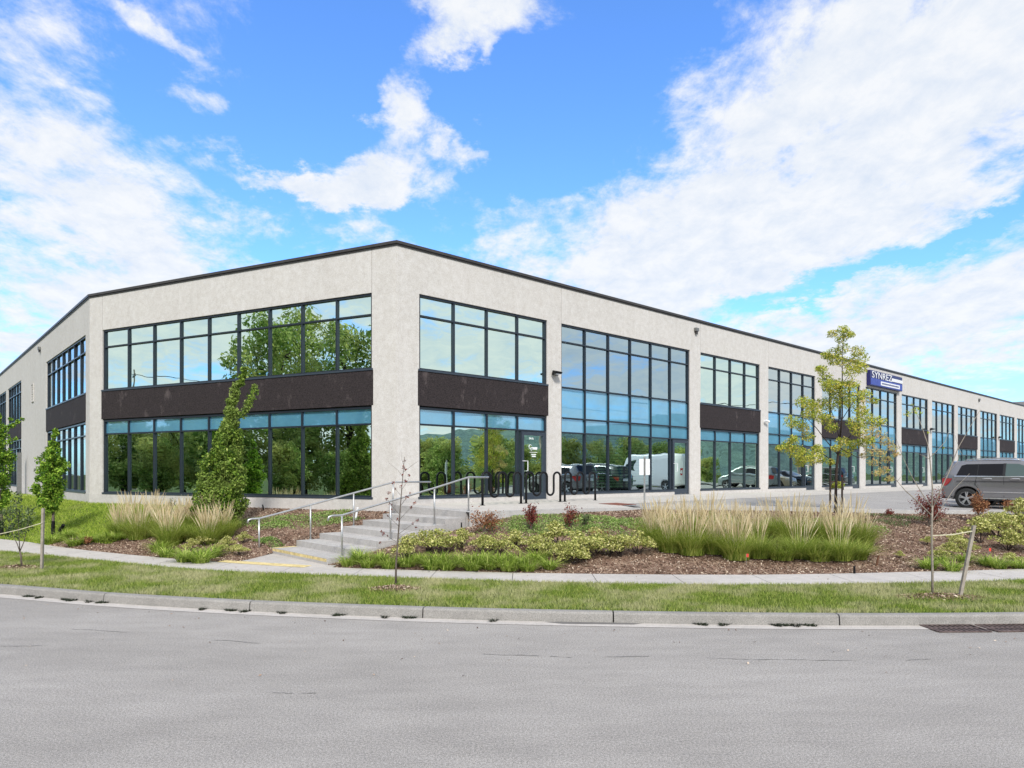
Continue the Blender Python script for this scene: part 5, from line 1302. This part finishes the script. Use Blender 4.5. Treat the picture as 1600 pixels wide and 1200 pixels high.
    for ax in (rearax, frontax):
        for sd_ in (1, -1):
            y = sd_*(Wd-.12); w = empty('wheel', (ax, y, wr), 0, e)
            mm = MB(); mm.lathe([(wr*.66, -.11), (wr*.92, -.115), (wr*.985, -.09), (wr, -.05), (wr, .05), (wr*.985, .09), (wr*.92, .115), (wr*.66, .11), (wr*.66, -.11)], 36); mm.build('tyre', M['rubber'], w, smooth=True)
            mm = MB(); 
            f_ = sd_*.095
            mm.lathe([(wr*.66, f_), (wr*.70, f_*1.05), (wr*.64, f_), (wr*.62, f_*.3), (wr*.62, -f_*.8)], 36)
            for q in range(5):
                an = q*2*math.pi/5+.3
                for w0, w1, da in ((.045, .030, -.09), (.045, .030, .09)):
                    c_, s2 = math.cos(an+da), math.sin(an+da); c3, s3 = math.cos(an+da*1.6), math.sin(an+da*1.6)
                    ri, ro = .05, wr*.65
                    A1 = Vector((ri*math.cos(an), f_*.9, ri*math.sin(an))); B1 = Vector((ro*c3, f_*.98, ro*s3)); dirv = (B1-A1).normalized(); per = Vector((-dirv.z, 0, dirv.x))
                    pts = [A1-per*.022, A1+per*.022, B1+per*.017, B1-per*.017]; mm.hexa([p-Vector((0, f_*.25, 0)) for p in pts]+[p for p in pts])
            mm.lathe([(.0, f_*.98), (.055, f_*.98), (.06, f_*.7)], 14); mm.build('rim', M['alloy'], w)
            mm = MB(); mm.lathe([(.0, -f_*.1), (wr*.61, -f_*.1)], 24); mm.build('brake_disc', M['cartrim'], w)
    tag(e, label, 'car' if kind != 'van' else 'van', group); return e
HD = math.atan2(-DR.x, DR.y)-R_(3)
hv = Vector((math.cos(HD), math.sin(HD), 0))
# silver SUV: near rear wheel at pixel (1522, 795)
Dw = 24.0; wx = (1513.5-800)/FPX*Dw
RW = Vector((wx, Dw, 0)); org = RW+hv*1.42+DR*.80
def carz(p): t_, d_ = td(p.x, p.y); return zP(d_)
rows = [(0, 'silver', 'suv', 'silver SUV parked behind the right bed, rear end towards the building'), (1, 'carblack', 'suv', 'black SUV mostly hidden behind the silver SUV'), (4.3, 'carwhite', 'van', 'white high-roof van reflected in the blue window bay'),
        (7.5, 'cargreen', 'suv', 'grey-green SUV reflected in the first narrow window bay'), (8.6, 'carbeige', 'sedan', 'champagne car reflected beside the grey-green SUV'), (9.7, 'carnavy', 'sedan', 'navy car reflected in the narrow window bay right of the champagne car'), (12.2, 'carblack', 'suv', 'black SUV reflected in the bay left of the yellow-green tree')]
for k, pm, kd, lb in rows:
    p = org+DR*2.78*k+(hv*2.4 if kd == 'van' else hv*0); zc = gz(p.x, p.y) if k < 1 else carz(p)
    c = car('parked_car' if kd != 'van' else 'delivery_van', pm, (p.x, p.y, zc), HD, lb, 'cars parked in a row in the lot', kd)
    c.rotation_euler.y = 0.0
    if k == 0:
        zr = gz(RW.x, RW.y); c.location.z = zr-.03; c.rotation_euler = (0, .006, HD)
    if k == 1: c.location.z = carz(p)
    if k >= 2: c.rotation_euler = (0, .0, HD+(math.pi if kd == 'sedan' else 0))

# ------------------------------------------------------------ surroundings mirrored by the glass
def big_tree(seed, H, Rr):
    r = np.random.default_rng(seed); m = MB(); m.tube([(0, 0, -.3), (.1, 0, H*.3), (.2, .1, H*.6), (.1, 0, H*.85)], [.28, .2, .12, .04], 8); cl = []
    for i in range(75):
        z = H*(.16+.82*r.uniform()); f = math.sin(min(1, (z/H-.05))*math.pi)**.6; a = r.uniform(0, 6.28); q = Rr*f*r.uniform(.3, 1)*(.8+.3*math.sin(3*a+seed)); c = (q*math.cos(a), q*math.sin(a), z); cl.append((c, r.uniform(.6, 1.2)))
        if i % 4 == 0: m.tube([(.15, 0, z*.6), c], [.06, .015], 5)
    t = m.build('trunk', M['barkdark'], smooth=True); tm = t.data; bpy.data.objects.remove(t)
    v = crown_leaves(cl, 125, .26, Rr*.30, .8, r, .4, .6); o_ = arr_mesh('crown', v, 4, M['bigleaf']); cm = o_.data; bpy.data.objects.remove(o_); return [('trunk', tm), ('crown', cm)]
bt = [big_tree(200, 11, 3.6), big_tree(201, 8.5, 3.2), big_tree(202, 13, 3.4), big_tree(203, 6, 3.0)]
TL = [(-44, 2, 0, 1.4), (-43, 12.5, 3, 1.3), (-52, 16, 3, .9), (-41, -4, 2, 1.35), (-48, 7.5, 0, 1.42), (-38, -9, 1, 1.5), (-50, 12, 1, .9), (-39, 0, 3, .9), (-43, 6, 3, 1.0), (-54, 18, 3, 1.1), (-35, -13, 0, 1.0), (-60, 24, 3, 1.0), (-33, -20, 2, 1.0), (-46, 12, 3, .9), (-37, -6, 3, 1.0), (-66, 32, 3, 1.1), (-52, 3, 2, 1.4), (-48, -6, 0, 1.5), (-58, 12, 3, 1.2), (-44, -14, 2, 1.0), (-37, 2, 3, .62), (-39, 5, 3, .6), (-36, -9, 3, .7), (-42, 12, 3, .7), (-46, 17, 3, .75), (-35, -6, 3, .6), (-50, 21, 3, .9), (-41, -1, 3, .7), (-72, 41, 3, 1.1), (-34, -3, 3, .6), (-40, 9, 3, .7)]
for i, (x, y, k, s) in enumerate(TL): inst(bt[k], 'mature_tree', (x, y, .2), i*1.1, s, f'{ORD[i]} large tree of the row across the road left of the view', 'tree', 'trees across the road reflected in the left glass')
TRR = [(40, 12, 3, .8), (46, 8, 3, .9), (52, 14, 3, .9), (58, 20, 3, .8), (60, 6, 3, 1.0), (66, 16, 3, .9), (48, 2, 3, .9), (56, -2, 1, .7), (70, 6, 3, .9), (62, 27, 3, .7), (80, 33, 3, .7), (92, 44, 3, .7), (50, 23, 3, .9), (55, 29, 3, .95), (64, 36, 3, .8), (71, 31, 3, .9), (60, 14, 3, 1.0), (45, 16, 3, .7), (52, 26, 1, .6), (60, 33, 3, .9), (74, 38, 3, .9)]
for i, (x, y, k, s) in enumerate(TRR): inst(bt[k], 'mature_tree', (x, y, .2), i*1.7, s, f'{ORD[i]} leafy tree beyond the parking lot, outside the view', 'tree', 'trees beyond the lot reflected in the right glass')
# hills
m = MB(); nn = 60; k = 0
for i in range(nn):
    a = R_(20)+R_(120)*i/(nn-1); Dh = 900; h = float(np.interp(math.degrees(a), [20, 55, 62, 68, 75, 83, 90, 98, 110, 140], [30, 42, 48, 58, 76, 92, 80, 74, 60, 50]))*.93+3*math.sin(i*.9+1)+2*math.sin(i*2.3)
    for j, (q, hh) in enumerate(((1.0, 0), (1.05, h*.55), (1.12, h), (1.25, h*.9), (1.5, h*1.05))): m.v.append((math.sin(a)*Dh*q, math.cos(a)*Dh*q, hh-1))
for i in range(nn-1):
    for j in range(4): q = i*5+j; m.f.append((q, q+1, q+6, q+5))
# keep hills out of the direct view: only east of the building line
m.f = [f for f in m.f if all(m.v[i][0]/max(m.v[i][1], 1) > 1.1 or m.v[i][1] < 0 for i in f)]
tag(m.build('hills', M['hill'], smooth=True), kind='structure')
# utility poles and wires
PL = [(77.5, 17.7), (52, -22), (20, -46), (-20, -52), (-62, -34), (-84, 12), (104, 62)]
for i, (x, y) in enumerate(PL):
    e = empty('utility_pole', (x, y, 0)); m = MB(); m.tube([(0, 0, -.3), (0, 0, 15.5)], [.17, .11], 10); m.build('pole', M['timber'], e); m = MB(); m.box(-1.2, 1.2, -.07, .07, 14.5, 14.65); m.box(-.8, .8, -.07, .07, 11.5, 11.62); m.build('crossarm', M['timber'], e)
    m = MB()
    for q in (-1.1, -.4, .4, 1.1): m.tube([(q, 0, 14.65), (q, 0, 14.85)], .05, 8)
    m.build('insulators', M['galvd'], e); tag(e, f'{ORD[i]} wooden utility pole of the road line outside the view', 'utility pole', 'utility poles along the road')
order = [6, 0, 1, 2, 3, 4, 5]
for a, b_ in zip(order[:-1], order[1:]):
    A_, B_ = Vector((*PL[a], 0)), Vector((*PL[b_], 0)); e = empty('overhead_wires', A_); 
    for q, z in ((-1.1, 14.8), (1.1, 14.8), (0, 12.3)):
        m = MB(); m.tube([Vector(((B_-A_).x*t, (B_-A_).y*t+q*.3, z-4*1.2*t*(1-t))) for t in np.linspace(0, 1, 12)], .035, 5); m.build('wire', M['black'], e)
    tag(e, f'{ORD[order.index(a)]} span of overhead wires along the utility poles outside the view', 'wires', 'overhead wires')

# render settings
SC.render.engine = 'CYCLES'
SC.cycles.max_bounces = 8; SC.cycles.transparent_max_bounces = 8; SC.cycles.glossy_bounces = 4; SC.cycles.diffuse_bounces = 3
SC.cycles.sample_clamp_indirect = 6
SC.render.resolution_x = 1024; SC.render.resolution_y = 768
